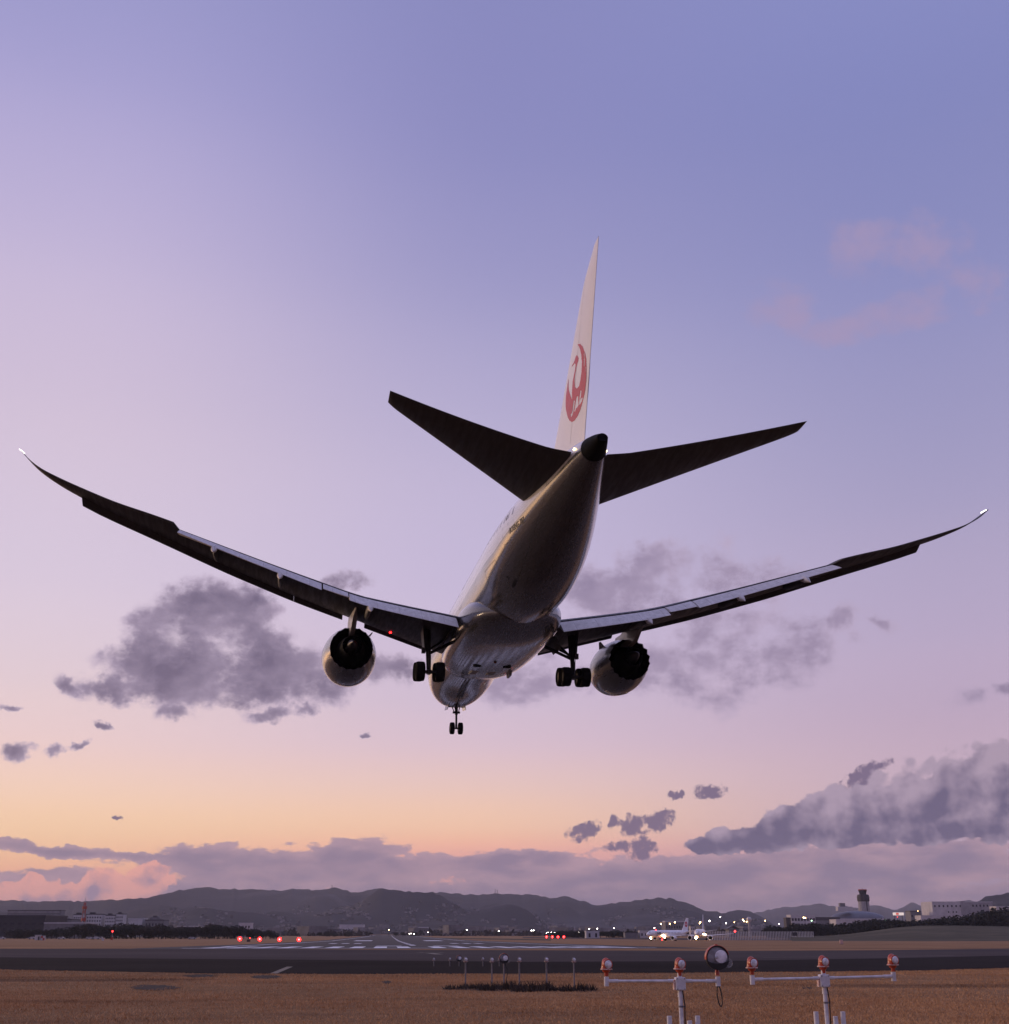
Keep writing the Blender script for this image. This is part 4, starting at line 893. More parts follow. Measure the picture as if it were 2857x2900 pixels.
def stand(name, label, lamps, pole_i, D, barz, strobe=None):
    """lamps: list of (px, py, D) lens centres"""
    pl = at(lamps[pole_i][0], lamps[pole_i][1], lamps[pole_i][2]); base = Vector((pl.x, pl.y + .03, 0))
    root = empty(name, base); tag(root, label, 'approach light')
    rel = lambda v: Vector(v) - base
    P = [at(*l) for l in lamps]
    zc = [p.z - .215 for p in P]
    m = MB(); zj = zc[pole_i]
    m.tube([rel((base.x, base.y, .02)), rel((base.x, base.y, zj - .10))], .030, 16); m.build('pole', M['pipe'], root, smooth=40)
    m = MB(); m.tube([rel((base.x, base.y, zj - .20)), rel((base.x, base.y, zj - .115))], .036, 16); m.tube([rel((base.x, base.y, zj - .205)), rel((base.x, base.y, zj - .195))], .040, 16); m.build('pole_collar', M['pipe'], root, smooth=40)
    m = MB(); m.box(rel((base.x, base.y, zj - .035)), (.135, .12, .165)); m.build('junction_box', M['pipe'], root, bevel=.012)
    m = MB(); m.box(rel((base.x - .08, base.y + .01, zj - .05)), (.022, .09, .13)); m.build('cover_plate', M['chipped'], root, bevel=.004)
    ends = [p for i, p in enumerate(P) if i != pole_i]
    if strobe: sp = at(*strobe[:3]); ends.append(sp)
    for p in ends:
        e = Vector((p.x, p.y + .03, p.z - .215 if p is not (sp if strobe else None) else zj)); a = Vector((base.x, base.y, zj))
        d = (e - a).normalized(); m = MB()
        m.tube([rel(a + d * .05), rel(e)], .0185, 14); m.build('crossbar', M['pipe'], root, smooth=40)
        m = MB(); m.tube([rel(a + d * .06), rel(a + d * .16)], .0245, 14); m.tube([rel(e - d * .16), rel(e - d * .03)], .0245, 14); m.build('pipe_coupling', M['pipe'], root, smooth=40)
        m = MB(); m.tube([rel(e + Vector((0, 0, -.065))), rel(e + Vector((0, 0, .055)))], .034, 16); m.build('end_cap', M['pipe'], root, smooth=40)
    m = MB(); m.tube([rel((base.x, base.y, zj + .04)), rel((base.x, base.y, zj + .10))], .033, 16); m.build('end_cap', M['pipe'], root, smooth=40)
    for p in P: lamp_head(root, rel(p), 1.12)
    if strobe:
        strobe_head(root, rel(sp), .150)
        pts = []; ez = zj - .06
        for k in range(25):
            a = 2 * pi * k / 24; pts.append(rel((sp.x + .03 * sin(a) + .012 * (1 - cos(a)), sp.y + .03, ez - .13 + .13 * cos(a))))
        m = MB(); m.tube(pts, .009, 8, cap=False); m.build('cable_loop', M['rubber'], root, smooth=40)
    m = MB(); m.tube([rel((base.x + .02, base.y - .05, zj - .12)), rel((base.x + .045, base.y - .035, zj - .3)), rel((base.x + .034, base.y - .02, zj - .8)), rel((base.x + .036, base.y - .02, 0))], .008, 8); m.build('feed_cable', M['rubber'], root, smooth=40)
    for zz in (zj - .32, zj - .62, zj - .92):
        m = MB(); m.tube([rel((base.x, base.y, zz - .012)), rel((base.x, base.y, zz + .012))], .034, 16); m.box(rel((base.x + .04, base.y - .02, zz)), (.03, .03, .02)); m.build('clamp', M['darkpost'], root, smooth=40)
    for sx in (-.05, .05):
        for sz in (.03, -.10): m = MB(); m.lathe([(.007, -.07), (.007, -.06)], rel((base.x + sx, base.y, zj + sz)), 'Y', 8); m.build('bolt', M['darkpost'], root)
    # low service cradle at the foot: rails, two upright pipes and cross rail
    for dx, dz in ((-.19, .42), (.19, .42), (.08, .36)):
        m = MB(); m.tube([rel((base.x + dx, base.y - .12, 0)), rel((base.x + dx, base.y - .12, dz + zj - 1.15 + .30))], .034, 14); m.build('cradle_post', M['pipe'], root, smooth=40)
    m = MB(); m.tube([rel((base.x - .19, base.y - .12, zj - .62)), rel((base.x + .19, base.y - .12, zj - .62))], .022, 12); m.build('cradle_rail', M['pipe'], root, smooth=40)
    return root
stand('approach_light_stand', 'white pipe stand with three orange lamps and a large round strobe with hanging cable', [(1717, 2731, 18.0), (1924.5, 2730, 17.8)], 1, 18, 0, (2031, 2712, 17.8))
r2 = stand('approach_light_stand', 'white pipe stand with three orange lamps and no strobe, right of the strobe one', [(2129, 2727, 18.2), (2331, 2723.5, 18.45), (2528, 2719, 18.7)], 1, 18.5, 0)
bpy.data.objects['approach_light_stand']['label'] = 'white pipe stand with two orange lamps and a large round strobe with hanging cable'

# second row, single posts at 48 m
def single(px, py, D, big=False, label='', tilt=0.0):
    c = at(px, py, D); b = Vector((c.x, c.y + .02, 0)); root = empty('approach_light_post', b); tag(root, label, 'approach light', 'single approach light posts behind the stands')
    rel = lambda v: Vector(v) - b
    m = MB(); m.tube([rel((b.x, b.y, -.1)), rel((b.x, b.y, c.z - .14))], .030, 10); m.build('pole', M['darkpost'], root, smooth=40)
    if not big: lamp_head(root, rel(c), 1.2, 'lamp_head', 'darkpost', 8)
    else:
        strobe_head(root, rel(c), .165)
        pts = [rel((c.x + .03 + .10 * sin(pi * t) * (1 + .3 * sin(7 * t)), c.y, c.z - .18 - t * (c.z - .2))) for t in frange(0, 1, 14)]
        m = MB(); m.tube(pts, .012, 6); m.build('cable_loop', M['rubber'], root, smooth=40)
    return root
def frange(a, b, n): return [a + (b - a) * i / n for i in range(n + 1)]
names2 = ['thin post with a small lamp at the left end of the weed strip', 'thin post with a small lamp just left of the round strobe post', None, 'thin post with a small lamp just right of the round strobe post', 'thin post with a small lamp, second from the right end of the weed strip', 'thin post with a small lamp at the right end of the weed strip']
for (px, py), nm in zip([(1318.7, 2717), (1393, 2718), (0, 0), (1470.6, 2717), (1547.4, 2717), (1625, 2718)], names2):
    if nm: single(px, py, 48, False, nm)
single(1427, 2714.5, 48, True, 'post with a big round strobe and drooping cable in the weed strip')
for (px, py), nm in zip([(1228.6, 2716), (1274, 2715.6), (1367.5, 2714.6), (1413.6, 2717)], ['faint far lamp post standing leftmost beyond the weed strip', 'faint far lamp post beside the far strobe beyond the weed strip', 'faint far lamp post seen between the two near posts left of the strobe', 'faint far lamp post half behind the near round strobe post']):
    single(px, py, 78, False, nm)
single(1300, 2714, 78, True, 'small far round strobe post on the taxiway left of the weed strip')

# PAPI lights ---------------------------------------------------------
M['box_orange'] = material('papi_housing', (.35, .07, .03), .5)
def papi(px, py, D, label, grp, s=1.0, mat='e_redhot'):
    c = at(px, py, D); b = Vector((c.x, c.y, gz(c.y))); root = empty('runway_side_light', b); tag(root, label, 'runway light', grp)
    h = c.z - b.z
    for dx in (-.45, .45):
        m = MB(); m.tube([(dx * s, 0, 0), (dx * s, 0, h - .3 * s)], .04 * s, 6); m.build('leg', M['darkpost'], root)
    m = MB(); m.box((0, .5 * s, h), (1.25 * s, 1.0 * s, .62 * s)); m.build('housing', M['box_orange'], root, bevel=.05)
    m = MB(); m.lathe([(.02, -.10), (.45 * s, -.07), (.60 * s, 0)], (0, -.02, h), 'Y', 20); ll = m.build('lamp_lens', M[mat], root)
    m = MB(); m.lathe([(.01, -.13), (.22 * s, -.11), (.22 * s, -.07)], (0, -.02, h), 'Y', 16); m.build('lamp_core', M['e_redcore'], ll)
for i, x in enumerate((679, 735.5, 791.5, 846.5)):
    papi(x, 2658.5 + i * .7, 420, ('leftmost', 'second from left', 'third from left', 'rightmost')[i] + ' of the four bright red lights left of the runway', 'bright red lights left of the runway', 1.05)
for i, x in enumerate((1547.5, 1564, 1580, 1596.5)):
    papi(x, 2653, 650, ('leftmost', 'second from left', 'third from left', 'rightmost')[i] + ' of the four small red lights beside the distant taxiing aircraft', 'small red lights right of the runway', .9)

# low equipment ---------------------------------------------------------
M['eqwhite'] = material('equipment_white', (.55, .53, .54), .5); M['eqred'] = material('equipment_red', (.45, .05, .03), .5)
M['eqdark'] = material('equipment_dark', (.05, .045, .05), .6)
def equip(name, px, ytop, D, w, label, cat, mats, parts):
    b = gat(px, D); root = empty(name, b); tag(root, label, cat)
    for nm, c, d, mk in parts:
        m = MB(); m.box(c, d); m.build(nm, M[mk], root, bevel=min(d) * .06)
    return root
equip('equipment_cabin', 109, 2633, 640, 3, 'small white box cabin standing alone on the left field edge', 'cabin', None, [('wall', (0, 0, 1.2), (2.6, 2, 2.2), 'eqwhite'), ('roof', (0, 0, 2.45), (2.9, 2.3, .25), 'eqwhite'), ('door', (.6, -1.03, 1.0), (.8, .06, 1.7), 'eqdark')])
equip('equipment_cabin', 124, 2634, 640, 3, 'red and white chequered box cabin beside the plain white one', 'cabin', None, [('wall', (0, 0, 1.1), (1.8, 1.6, 2.1), 'eqwhite'), ('red_panel', (-.45, -.83, 1.6), (.9, .08, .95), 'eqred'), ('red_panel', (.45, -.83, .65), (.9, .08, .95), 'eqred')])
equip('marker_post', 2380, 2678, 290, 1, 'short yellowish marker block on the grass right of the taxiway', 'marker', None, [('body', (0, 0, .45), (.65, .3, .9), 'chipped'), ('foot', (0, 0, .04), (.8, .45, .08), 'eqdark')])
equip('runway_marker', 705, 2660, 430, 1, 'dark low equipment box with a small red lamp between the red lights', 'runway equipment', None, [('body', (0, 0, .5), (1.1, .6, .7), 'eqdark'), ('arm', (.4, 0, 1.0), (.15, .15, .7), 'eqdark'), ('lamp', (.42, -.1, 1.25), (.25, .2, .2), 'e_red')])
equip('equipment_cabin', 293, 2650, 620, 1, 'narrow pale cabinet left of the small red-lit mast', 'cabin', None, [('wall', (0, 0, .6), (1.0, .8, 1.2), 'eqwhite'), ('roof', (0, 0, 1.25), (1.15, .95, .1), 'eqdark')])
b = gat(318, 620); root = empty('obstruction_light', b); tag(root, 'small mast with a red lamp on the left field', 'mast')
m = MB(); m.tube([(0, 0, 0), (0, 0, 4.0)], .07, 6); m.build('pole', M['eqwhite'], root); m = MB(); m.lathe([(.05, 3.9), (.3, 4.0), (.3, 4.3), (.05, 4.5)], (0, 0, 0), 'Z', 10); m.build('lamp', M['e_red'], root)
m = MB(); m.box((0, 0, .9), (.9, .7, 1.2)); m.build('control_box', M['eqred'], root)

# =================================================================== jets on the ground
M['jetwhite'] = material('jet_white_paint', (.90, .88, .89), .3, coat=.5, var=.04)
def jet(px, D, heading, L, label, wing_half=14.0, fr=1.5, tail_h=9.8, eng_y=4.6, eng_r=.9, scale=1.0, lights=True, text=None):
    """heading: direction of the nose, degrees clockwise from -Y (towards camera) seen from above"""
    b = gat(px, D); root = empty('parked_jet' if False else 'taxiing_jet', b, radians(heading)); tag(root, label, 'airliner')
    # local: nose towards -Y, Z up from the wheels' contact
    fz = fr + 1.45
    def ring(y, zc, r, rz=None, n=28): return [(r * cos(2 * pi * k / n), y, zc + (rz or r) * sin(2 * pi * k / n)) for k in range(n)]
    h = L / 2; st = [(-h, fz - .35, .06), (-h + .5, fz - .3, fr * .38), (-h + 1.4, fz - .18, fr * .66), (-h + 2.8, fz - .06, fr * .88), (-h + 4.6, fz, fr), (h - 11, fz, fr), (h - 7.5, fz + .25, fr * .86), (h - 4, fz + .6, fr * .55), (h - 1.2, fz + .95, fr * .28), (h, fz + 1.1, fr * .1)]
    m = MB(); m.loft([ring(*s) for s in st]); f = m.build('fuselage', M['jetwhite'], root, smooth=50)
    m = MB(); 
    for s in (-1, 1): m.box((s * .42, -h + 1.75, fz + fr * .45), (.62, .9, .42))
    m.build('cockpit_window', M['glassdark'], f, bevel=.05)
    for s in (-1, 1):
        for k in range(int((L - 16) / 1.25)):
            m = MB(); m.box((s * (fr - .02), -h + 6.5 + k * 1.25, fz + .38), (.08, .3, .4)); m.build('cabin_window', M['glassdark'], f)
        m = MB(); m.box((s * (fr - .01), -h + 5.2, fz + .1), (.06, .85, 1.7)); m.build('door', M['flapskin'], f)
        def sect(x, y0, y1, z, t): return [(s * x, y0, z), (s * x, y0 + (y1 - y0) * .3, z + t), (s * x, y1, z + .03), (s * x, y0 + (y1 - y0) * .3, z - t)]
        m = MB(); m.loft([sect(fr * .4, -h * .22, -h * .22 + 6.2, fz - fr * .75, .42), sect(wing_half * .36, -h * .22 + 2.5, -h * .22 + 6.2, fz - fr * .55, .26), sect(wing_half * .95, -h * .22 + 7.4, -h * .22 + 9.0, fz - fr * .1, .1), sect(wing_half, -h * .22 + 8.4, -h * .22 + 9.2, fz + .9, .05)])
        w = m.build('wing', M['jetwhite'], root, smooth=40)
        m = MB(); m.lathe([(eng_r * .78, .15), (eng_r * .92, 0), (eng_r, .3), (eng_r * 1.03, 1.2), (eng_r * .8, 2.9), (eng_r * .55, 3.1)], (s * eng_y, -h * .22 - .5, fz - fr * .62 - eng_r * .85), 'Y', 24, cap=False); e = m.build('engine', M['jetwhite'], w, smooth=50)
        m = MB(); m.lathe([(eng_r * .80, .2), (eng_r * .78, .45), (.05, .4)], (s * eng_y, -h * .22 - .5, fz - fr * .62 - eng_r * .85), 'Y', 24); m.build('fan', M['black'], e, smooth=50)
        m = MB(); m.loft([sect(.2, h - 5.2, h - 1.9, fz + .8, .14), sect(wing_half * .42, h - 2.2, h - .8, fz + 1.6, .06)]); m.build('tailplane', M['jetwhite'], root, smooth=40)
        for o_ in (-.25, .25):
            m = MB(); m.lathe([(.2, -.15), (.5, -.15), (.52, 0), (.5, .15), (.2, .15)], (s * 2.6 + o_, -h * .22 + 5.4, .52), 'X', 16); m.build('main_wheel', M['tyre'], root, smooth=40)
        m = MB(); m.tube([(s * 2.6, -h * .22 + 5.4, .5), (s * 2.4, -h * .22 + 5.2, fz - fr * .7)], .14, 8); m.build('main_strut', M['gear'], root)
    m = MB(); m.loft([[(-.16, h - 6.6, fz + fr * .7), (.16, h - 6.6, fz + fr * .7), (.16, h - 1.6, fz + fr * .7), (-.16, h - 1.6, fz + fr * .7)], [(-.06, h - 2.2, tail_h), (.06, h - 2.2, tail_h), (.05, h - .3, tail_h), (-.05, h - .3, tail_h)]])
    fn = m.build('fin', M['jetwhite'], root)
    m = MB(); zc = fz + fr * .7 + (tail_h - fz - fr * .7) * .52; yc = h - 2.8
    for s in (-1, 1):
        m.lathe([(.45, s * .13), (1.15, s * .13), (1.2, s * .135)], (0, yc, zc), 'X', 24, cap=False)
    m.build('tail_emblem', M['red'], fn)
    m = MB(); m.tube([(0, -h + 3.4, .4), (0, -h + 3.2, fz - fr * .8)], .1, 8); ns = m.build('nose_strut', M['gear'], root)
    for o_ in (-.22, .22):
        m = MB(); m.lathe([(.15, -.1), (.36, -.1), (.38, 0), (.36, .1), (.15, .1)], (o_, -h + 3.4, .38), 'X', 14); m.build('nose_wheel', M['tyre'], root, smooth=40)
    if text:
        text_mesh('title_marking', text, 1.6, lambda u, v: Vector((-(sqrt(max(0, fr * fr - (v - .05) ** 2)) + .03), -h + 8.2 + (len(text) * .62 - u) * 1.0, fz + v)) if False else Vector(((sqrt(max(0, fr * fr - (v - .35) ** 2)) + .14), -h + 5.9 + u, fz + v - .35)), M['mark'], f, 0, .03)
    return root, fz, h
def lampball(parent, c, r, mat, name='lamp'):
    m = MB(); m.lathe([(.01, -r), (r * .7, -r * .7), (r, 0), (r * .7, r * .7), (.01, r)], c, 'Z', 12); return m.build(name, M[mat], parent, smooth=60)
j1, fz, h = jet(1893, 585, -44, 36, 'white twin-jet with black fuselage lettering taxiing towards the left with its lamps lit', 13.0, 1.55, 9.9, 4.6, .95, text='J-AIR')
lampball(j1, (0, -h + 3.0, 1.25), .32, 'e_land', 'nose_lamp'); lampball(j1, (.35, -h + 3.0, .9), .25, 'e_warm', 'nose_lamp')
lampball(j1, (1.9, -h * .36, fz - 1.3), .42, 'e_land', 'landing_lamp'); lampball(j1, (1.2, -h * .42, fz - 2.4), .26, 'e_red', 'belly_beacon'); lampball(j1, (0, -h + 7.5, fz + 1.62), .24, 'e_red', 'roof_beacon')
j2, fz2, h2 = jet(1984, 640, -19, 36, 'white twin-jet facing the camera just right of the jet with lettering', 16.2, 1.9, 12.3, 5.0, 1.15)
lampball(j2, (-.9, -h2 + 3.2, 1.2), .50, 'e_land', 'nose_lamp'); lampball(j2, (2.6, -h2 * .3, fz2 - .6), .42, 'e_land', 'landing_lamp'); lampball(j2, (1.6, -h2 * .3, fz2 + .3), .26, 'e_red', 'belly_beacon'); lampball(j2, (16.3, -h2 * .22 + 9, fz2 + .9), .42, 'e_red', 'wing_tip_lamp')
j3, fz3, h3 = jet(1630, 1300, -5, 32, 'tiny distant jet facing the camera beside the four small red lights', 13.0, 1.55, 9.9, 4.6, .95)
lampball(j3, (.4, -h3 + 3.0, 1.6), .95, 'e_land', 'nose_lamp')

# =================================================================== buildings, trees and the town beyond
M['concrete'] = material('pale_concrete', (.36, .34, .35), .8, var=.12, vscale=.2); M['whitewall'] = material('white_render', (.56, .53, .54), .8, var=.1, vscale=.15)
M['greywall'] = material('grey_panel_wall', (.20, .19, .20), .8, var=.12, vscale=.2); M['darkwall'] = material('dark_cladding', (.045, .04, .045), .7, var=.2, vscale=.3)
M['roofdark'] = material('dark_roof', (.06, .055, .065), .6); M['roofpale'] = material('pale_metal_roof', (.55, .53, .55), .45); M['winglass'] = material('window_glass', (.03, .032, .04), .15, coat=.4)
M['domeroof'] = material('blue_grey_dome_roof', (.16, .165, .20), .45, var=.1, vscale=.1)
M['signlit'] = emitter('lit_sign_panel', (1, .82, .78), .75); M['signred'] = emitter('lit_sign_red', (1, .12, .08), .6)
M['leaf'] = material('dark_foliage', (.022, .024, .016), .9, var=.4, vscale=1.5); M['bark'] = material('bark', (.05, .04, .035), .9)
M['leaf2'] = material('brownish_foliage', (.045, .036, .028), .9, var=.4, vscale=1.5)
def span(px0, px1, D): a, b = at(px0, HY, D), at(px1, HY, D); return a, b, (b - a)
def bld(name, px0, px1, ytop, D, depth, label, cat, wall='concrete', roof='roofdark', rh=.5, wins=None, over=.4, floors=None, parapet=None, base_drop=0.0, ybot=None):
    a, b, v = span(px0, px1, D); c = (a + b) / 2; w = v.length; rz = math.atan2(v.y, v.x); z0 = gz(c.y) if ybot is None else at((px0 + px1) / 2, ybot, D).z
    hh = at((px0 + px1) / 2, ytop, D).z - z0
    root = empty(name, (c.x, c.y, z0), rz); tag(root, label, cat)
    m = MB(); m.box((0, depth / 2, hh / 2 - rh / 2), (w, depth, hh - rh)); wl = m.build('wall', M[wall], root)
    m = MB(); m.box((0, depth / 2, hh - rh / 2 + .003), (w + over, depth + over, rh)); m.build('roof', M[roof], root)
    if wins:
        nx, nz, ww, wh, zlo, zhi = wins
        for i in range(nx):
            for j in range(nz):
                m = MB(); m.box(((i + .5) / nx * w - w / 2, -.03, hh * (zlo + (zhi - zlo) * ((j + .5) / nz))), (w / nx * ww, .12, hh * (zhi - zlo) / nz * wh)); m.build('window', M['winglass'], wl)
    if floors:
        for j in range(floors):
            m = MB(); m.box((0, -.35, hh * (j + 1) / (floors + .6)), (w * .98, .7, hh / floors * .34)); m.build('balcony', M['concrete'], wl)
    return root, w, hh
# --- left side
bld('hangar', -60, 124, 2591, 1000, 50, 'dark long building at the left edge of the field', 'building', 'darkwall', 'roofdark', 1.0, (9, 2, .5, .35, .25, .75))
bld('apartment_block', 14, 166, 2577, 1650, 16, 'long grey apartment slab rising behind the dark building on the left', 'building', 'greywall', 'roofdark', .8, None, .6, 7)
bld('warehouse', 122, 236, 2612, 930, 30, 'low warehouse with a bright pale roof edge beside the striped mast', 'building', 'greywall', 'roofpale', .8, (8, 1, .4, .3, .3, .7))
bld('warehouse', 124, 200, 2602, 1250, 30, 'dark flat-roofed shed behind the low pale-edged warehouse', 'building', 'greywall', 'roofdark', 1.2)
for px0, px1, yt, lab in ((203, 236, 2589, 'pale apartment block directly behind the striped mast'), (240, 283, 2588, 'broad white apartment block right of the striped mast'), (294, 322, 2591, 'grey-white apartment block between two taller white ones'), (324, 344, 2587, 'narrow bright white tower block, rightmost of the left apartments')):
    r_, w_, h_ = bld('apartment_block', px0, px1, yt, 1500, 14, lab, 'building', 'whitewall', 'roofdark', .9, (6, 5, .5, .45, .15, .92))
    m = MB(); m.box((-w_ * .2, 6, h_ + .9), (w_ * .35, 5, 1.8)); m.build('lift_house', M['darkwall'], r_)
bld('warehouse', 360, 400, 2600, 1400, 20, 'low white shed with bright roof right of the apartments', 'building', 'whitewall', 'roofpale', 1.0, (4, 1, .5, .3, .3, .7))
r_, w_, h_ = bld('temple_hall', 408, 462, 2604, 1400, 20, 'brownish stepped-roof building on the left skyline beyond the field', 'building', 'greywall', 'roofdark', 1.2, (6, 2, .4, .4, .1, .9))
m = MB(); m.box((-2, 8, h_ + 1.0), (w_ * .45, 9, 2.4)); m.build('upper_storey', M['greywall'], r_); m = MB(); m.box((-2, 8, h_ + 3.0), (4, 4, 2.2)); m.build('roof_turret', M['roofdark'], r_)
bld('warehouse', 500, 546, 2622, 1100, 18, 'flat pale roof low shed among the dark left trees', 'building', 'greywall', 'roofpale', .6)
bld('house', 674, 708, 2613, 1300, 14, 'small white building above the trees near the left red lights', 'building', 'whitewall', 'roofpale', .6, (4, 2, .5, .4, .15, .9))
bld('warehouse', 960, 1028, 2618, 2600, 30, 'long pale low building at the foot of the hills left of the runway end', 'building', 'whitewall', 'roofpale', 1.5, (8, 1, .5, .4, .2, .7))
bld('warehouse', 1185, 1210, 2625, 2400, 30, 'pale round-cornered shed right of the runway end', 'building', 'whitewall', 'roofpale', 2.5)
bld('hangar', 1660, 1697, 2636, 1000, 18, 'small grey shed with a pale roof right of the tiny distant jet', 'building', 'whitewall', 'roofpale', .7, (2, 1, .3, .7, .0, .8))
bld('hangar', 1770, 1806, 2640, 1100, 16, 'low dark shed left of the jet with lettering', 'building', 'greywall', 'roofdark', .5)
bld('warehouse', 1812, 1835, 2635, 1100, 16, 'small pale hut just left of the jet with lettering', 'building', 'whitewall', 'roofpale', .6, (2, 1, .4, .5, .1, .8))
bld('warehouse', 1885, 1944, 2608, 1700, 30, 'low pale airport building seen above the jet with lettering', 'building', 'greywall', 'roofpale', 1.4, (8, 1, .5, .4, .4, .8))
bld('warehouse', 1956, 1968, 2621, 1100, 10, 'small pale block between the two white jets', 'building', 'whitewall', 'roofdark', .5, (2, 2, .4, .4, .1, .9))
# gabled hangar
a, b_, v = span(2063, 2093, 1300); c = (a + b_) / 2; w = v.length; root = empty('gabled_hangar', (c.x, c.y, gz(c.y)), math.atan2(v.y, v.x)); tag(root, 'gabled hangar with a dark roof behind the white fence', 'building')
z1 = at(2078, 2630, 1300).z - gz(c.y); z2 = at(2078, 2621, 1300).z - gz(c.y)
m = MB(); m.box((0, 10, z1 / 2), (w * .9, 20, z1)); m.build('wall', M['greywall'], root); m = MB(); m.loft([[(-w * .6, y, z1), (0, y, z2), (w * .6, y, z1), (w * .6, y, z1 - .6), (0, y, z2 - .8), (-w * .6, y, z1 - .6)] for y in (-.6, 20.6)]); m.build('roof', M['roofdark'], root)
m = MB(); m.box((0, -.05, z1 * .4), (w * .5, .1, z1 * .75)); m.build('door', M['darkwall'], root)
# radome
c = at(2121, 2604, 1450); root = empty('radome', (c.x, c.y, gz(c.y))); tag(root, 'white radar ball on a slim tower right of the jets', 'radome'); hz = c.z - gz(c.y)
m = MB(); m.lathe([(2.8 * sin(pi * k / 12), hz - 2.8 * cos(pi * k / 12)) for k in range(1, 12)], (0, 0, 0), 'Z', 24); m.build('ball', M['whitewall'], root, smooth=60)
m = MB(); m.tube([(0, 0, 0), (0, 0, hz - 2.4)], [1.6, 1.2], 10); m.build('tower_leg', M['concrete'], root, smooth=40)
# red and white lattice mast
c = gat(232, 1200); root = empty('lattice_mast', c); tag(root, 'red and white lattice radio mast on the left', 'radio mast'); ht = at(235, 2538, 1200).z - c.z
for k in range(4):
    sx, sy = ((-1, -1), (1, -1), (1, 1), (-1, 1))[k]; m = MB(); m.tube([(sx * 2.0, sy * 2.0, 0), (sx * .7, sy * .7, ht * .86)], [.22, .16], 6); m.build('mast_leg', M['eqred'], root)
for k in range(9):
    z0 = ht * .86 * k / 9; z1_ = ht * .86 * (k + 1) / 9; r0 = 2.0 - 1.3 * k / 9; r1 = 2.0 - 1.3 * (k + 1) / 9; m = MB()
    for (x0, y0, x1, y1) in ((-r0, -r0, r1, -r1), (r0, -r0, -r1, -r1), (-r0, r0, r1, r1), (r0, r0, -r1, r1), (-r0, -r0, -r1, r1), (r0, -r0, r1, r1)): m.tube([(x0, y0, z0), (x1, y1, z1_)], .10, 5)
    m.build('bracing', M['eqred' if k % 2 == 0 else 'eqwhite'], root)
for zc, hh_, r_ in ((.72, 2.6, 2.2), (.43, 2.4, 2.2)):
    m = MB(); m.lathe([(r_ * .8, ht * zc - hh_ / 2), (r_, ht * zc - hh_ / 2 + .2), (r_, ht * zc + hh_ / 2)], (0, 0, 0), 'Z', 12); m.build('antenna_drum', M['eqred'], root)
m = MB(); m.tube([(0, 0, ht * .84), (0, 0, ht)], [.35, .12], 8); m.build('top_antenna', M['eqwhite'], root)
# control tower
D = 1800; c = gat(2453, D); root = empty('control_tower', c); tag(root, 'tall airport control tower with a dark wide head', 'control tower'); Z = lambda y: at(2453, y, D).z - c.z
def octo(r, z, n=12, ph=pi / 12): return [(r * cos(2 * pi * k / n + ph), r * sin(2 * pi * k / n + ph), z) for k in range(n)]
m = MB(); m.loft([octo(8.2, 0), octo(7.4, Z(2552))]); sh = m.build('shaft', M['concrete'], root)
m = MB(); m.box((1.6, -7.25, Z(2566)), (1.5, .5, Z(2552) - Z(2580))); m.build('stair_slot', M['darkwall'], sh)
m = MB(); m.loft([octo(7.4, Z(2553)), octo(8.3, Z(2551)), octo(8.3, Z(2541)), octo(7.9, Z(2534)), octo(6.0, Z(2533))]); m.build('equipment_floor', M['darkwall'], root)
m = MB(); m.loft([octo(4.6, Z(2533.3)), octo(4.8, Z(2529)), octo(5.9, Z(2521))]); m.build('glass_cab', M['winglass'], root)
m = MB(); m.loft([octo(6.1, Z(2521)), octo(6.2, Z(2519.4)), octo(5.4, Z(2518.4))]); m.build('cab_roof', M['eqred'], root)
m = MB(); m.tube([(0, 0, Z(2518.5)), (0, 0, Z(2514))], .2, 6); m.build('roof_antenna', M['eqdark'], root)
m = MB(); m.lathe([(8.9, Z(2542)), (9.1, Z(2541.6)), (8.9, Z(2541.2))], (0, 0, 0), 'Z', 16, cap=False); m.build('balcony_rail', M['eqdark'], root)
# terminal with a shallow dome roof
a, b_, v = span(2372, 2520, 1700); c = (a + b_) / 2; w = v.length; z0 = gz(c.y); root = empty('terminal', (c.x, c.y, z0), math.atan2(v.y, v.x)); tag(root, 'terminal building with a shallow blue-grey dome roof under the control tower', 'building')
Z = lambda y: at(2445, y, 1700).z - z0
m = MB(); m.box((0, 25, Z(2601) / 2), (w * 1.0, 50, Z(2601))); wl = m.build('wall', M['whitewall'], root)
m = MB(); rings = []
for k in range(9):
    t = k / 8; r = w * .53 * cos(t * pi / 2 * .98); rings.append([(r * cos(2 * pi * q / 40), 25 + r * .5 * sin(2 * pi * q / 40), Z(2601) + (Z(2579) - Z(2601)) * sin(t * pi / 2)) for q in range(40)])
m.loft(rings); m.build('dome_roof', M['domeroof'], root, smooth=50)
for i in range(12):
    m = MB(); m.box(((i + .5) / 12 * w - w / 2, -.05, Z(2608)), (w / 12 * .7, .2, 2.4)); m.build('window', M['winglass'], wl)
m = MB(); m.box((-w * .30, 10, Z(2573)), (w * .28, 12, 5)); m.build('roof_plant', M['roofpale'], root); m = MB(); m.box((-w * .34, 9, Z(2565)), (w * .10, 7, 7)); m.build('roof_tank', M['greywall'], root)
bld('terminal_wing', 2284, 2382, 2597, 1650, 40, 'dark roofed terminal wing left of the dome', 'building', 'greywall', 'roofdark', 4.0, (10, 1, .6, .3, .3, .6))
bld('terminal_wing', 2370, 2470, 2603, 1500, 30, 'long low white building in front of the dome roof', 'building', 'whitewall', 'roofpale', 1.0, (12, 1, .6, .3, .45, .75))
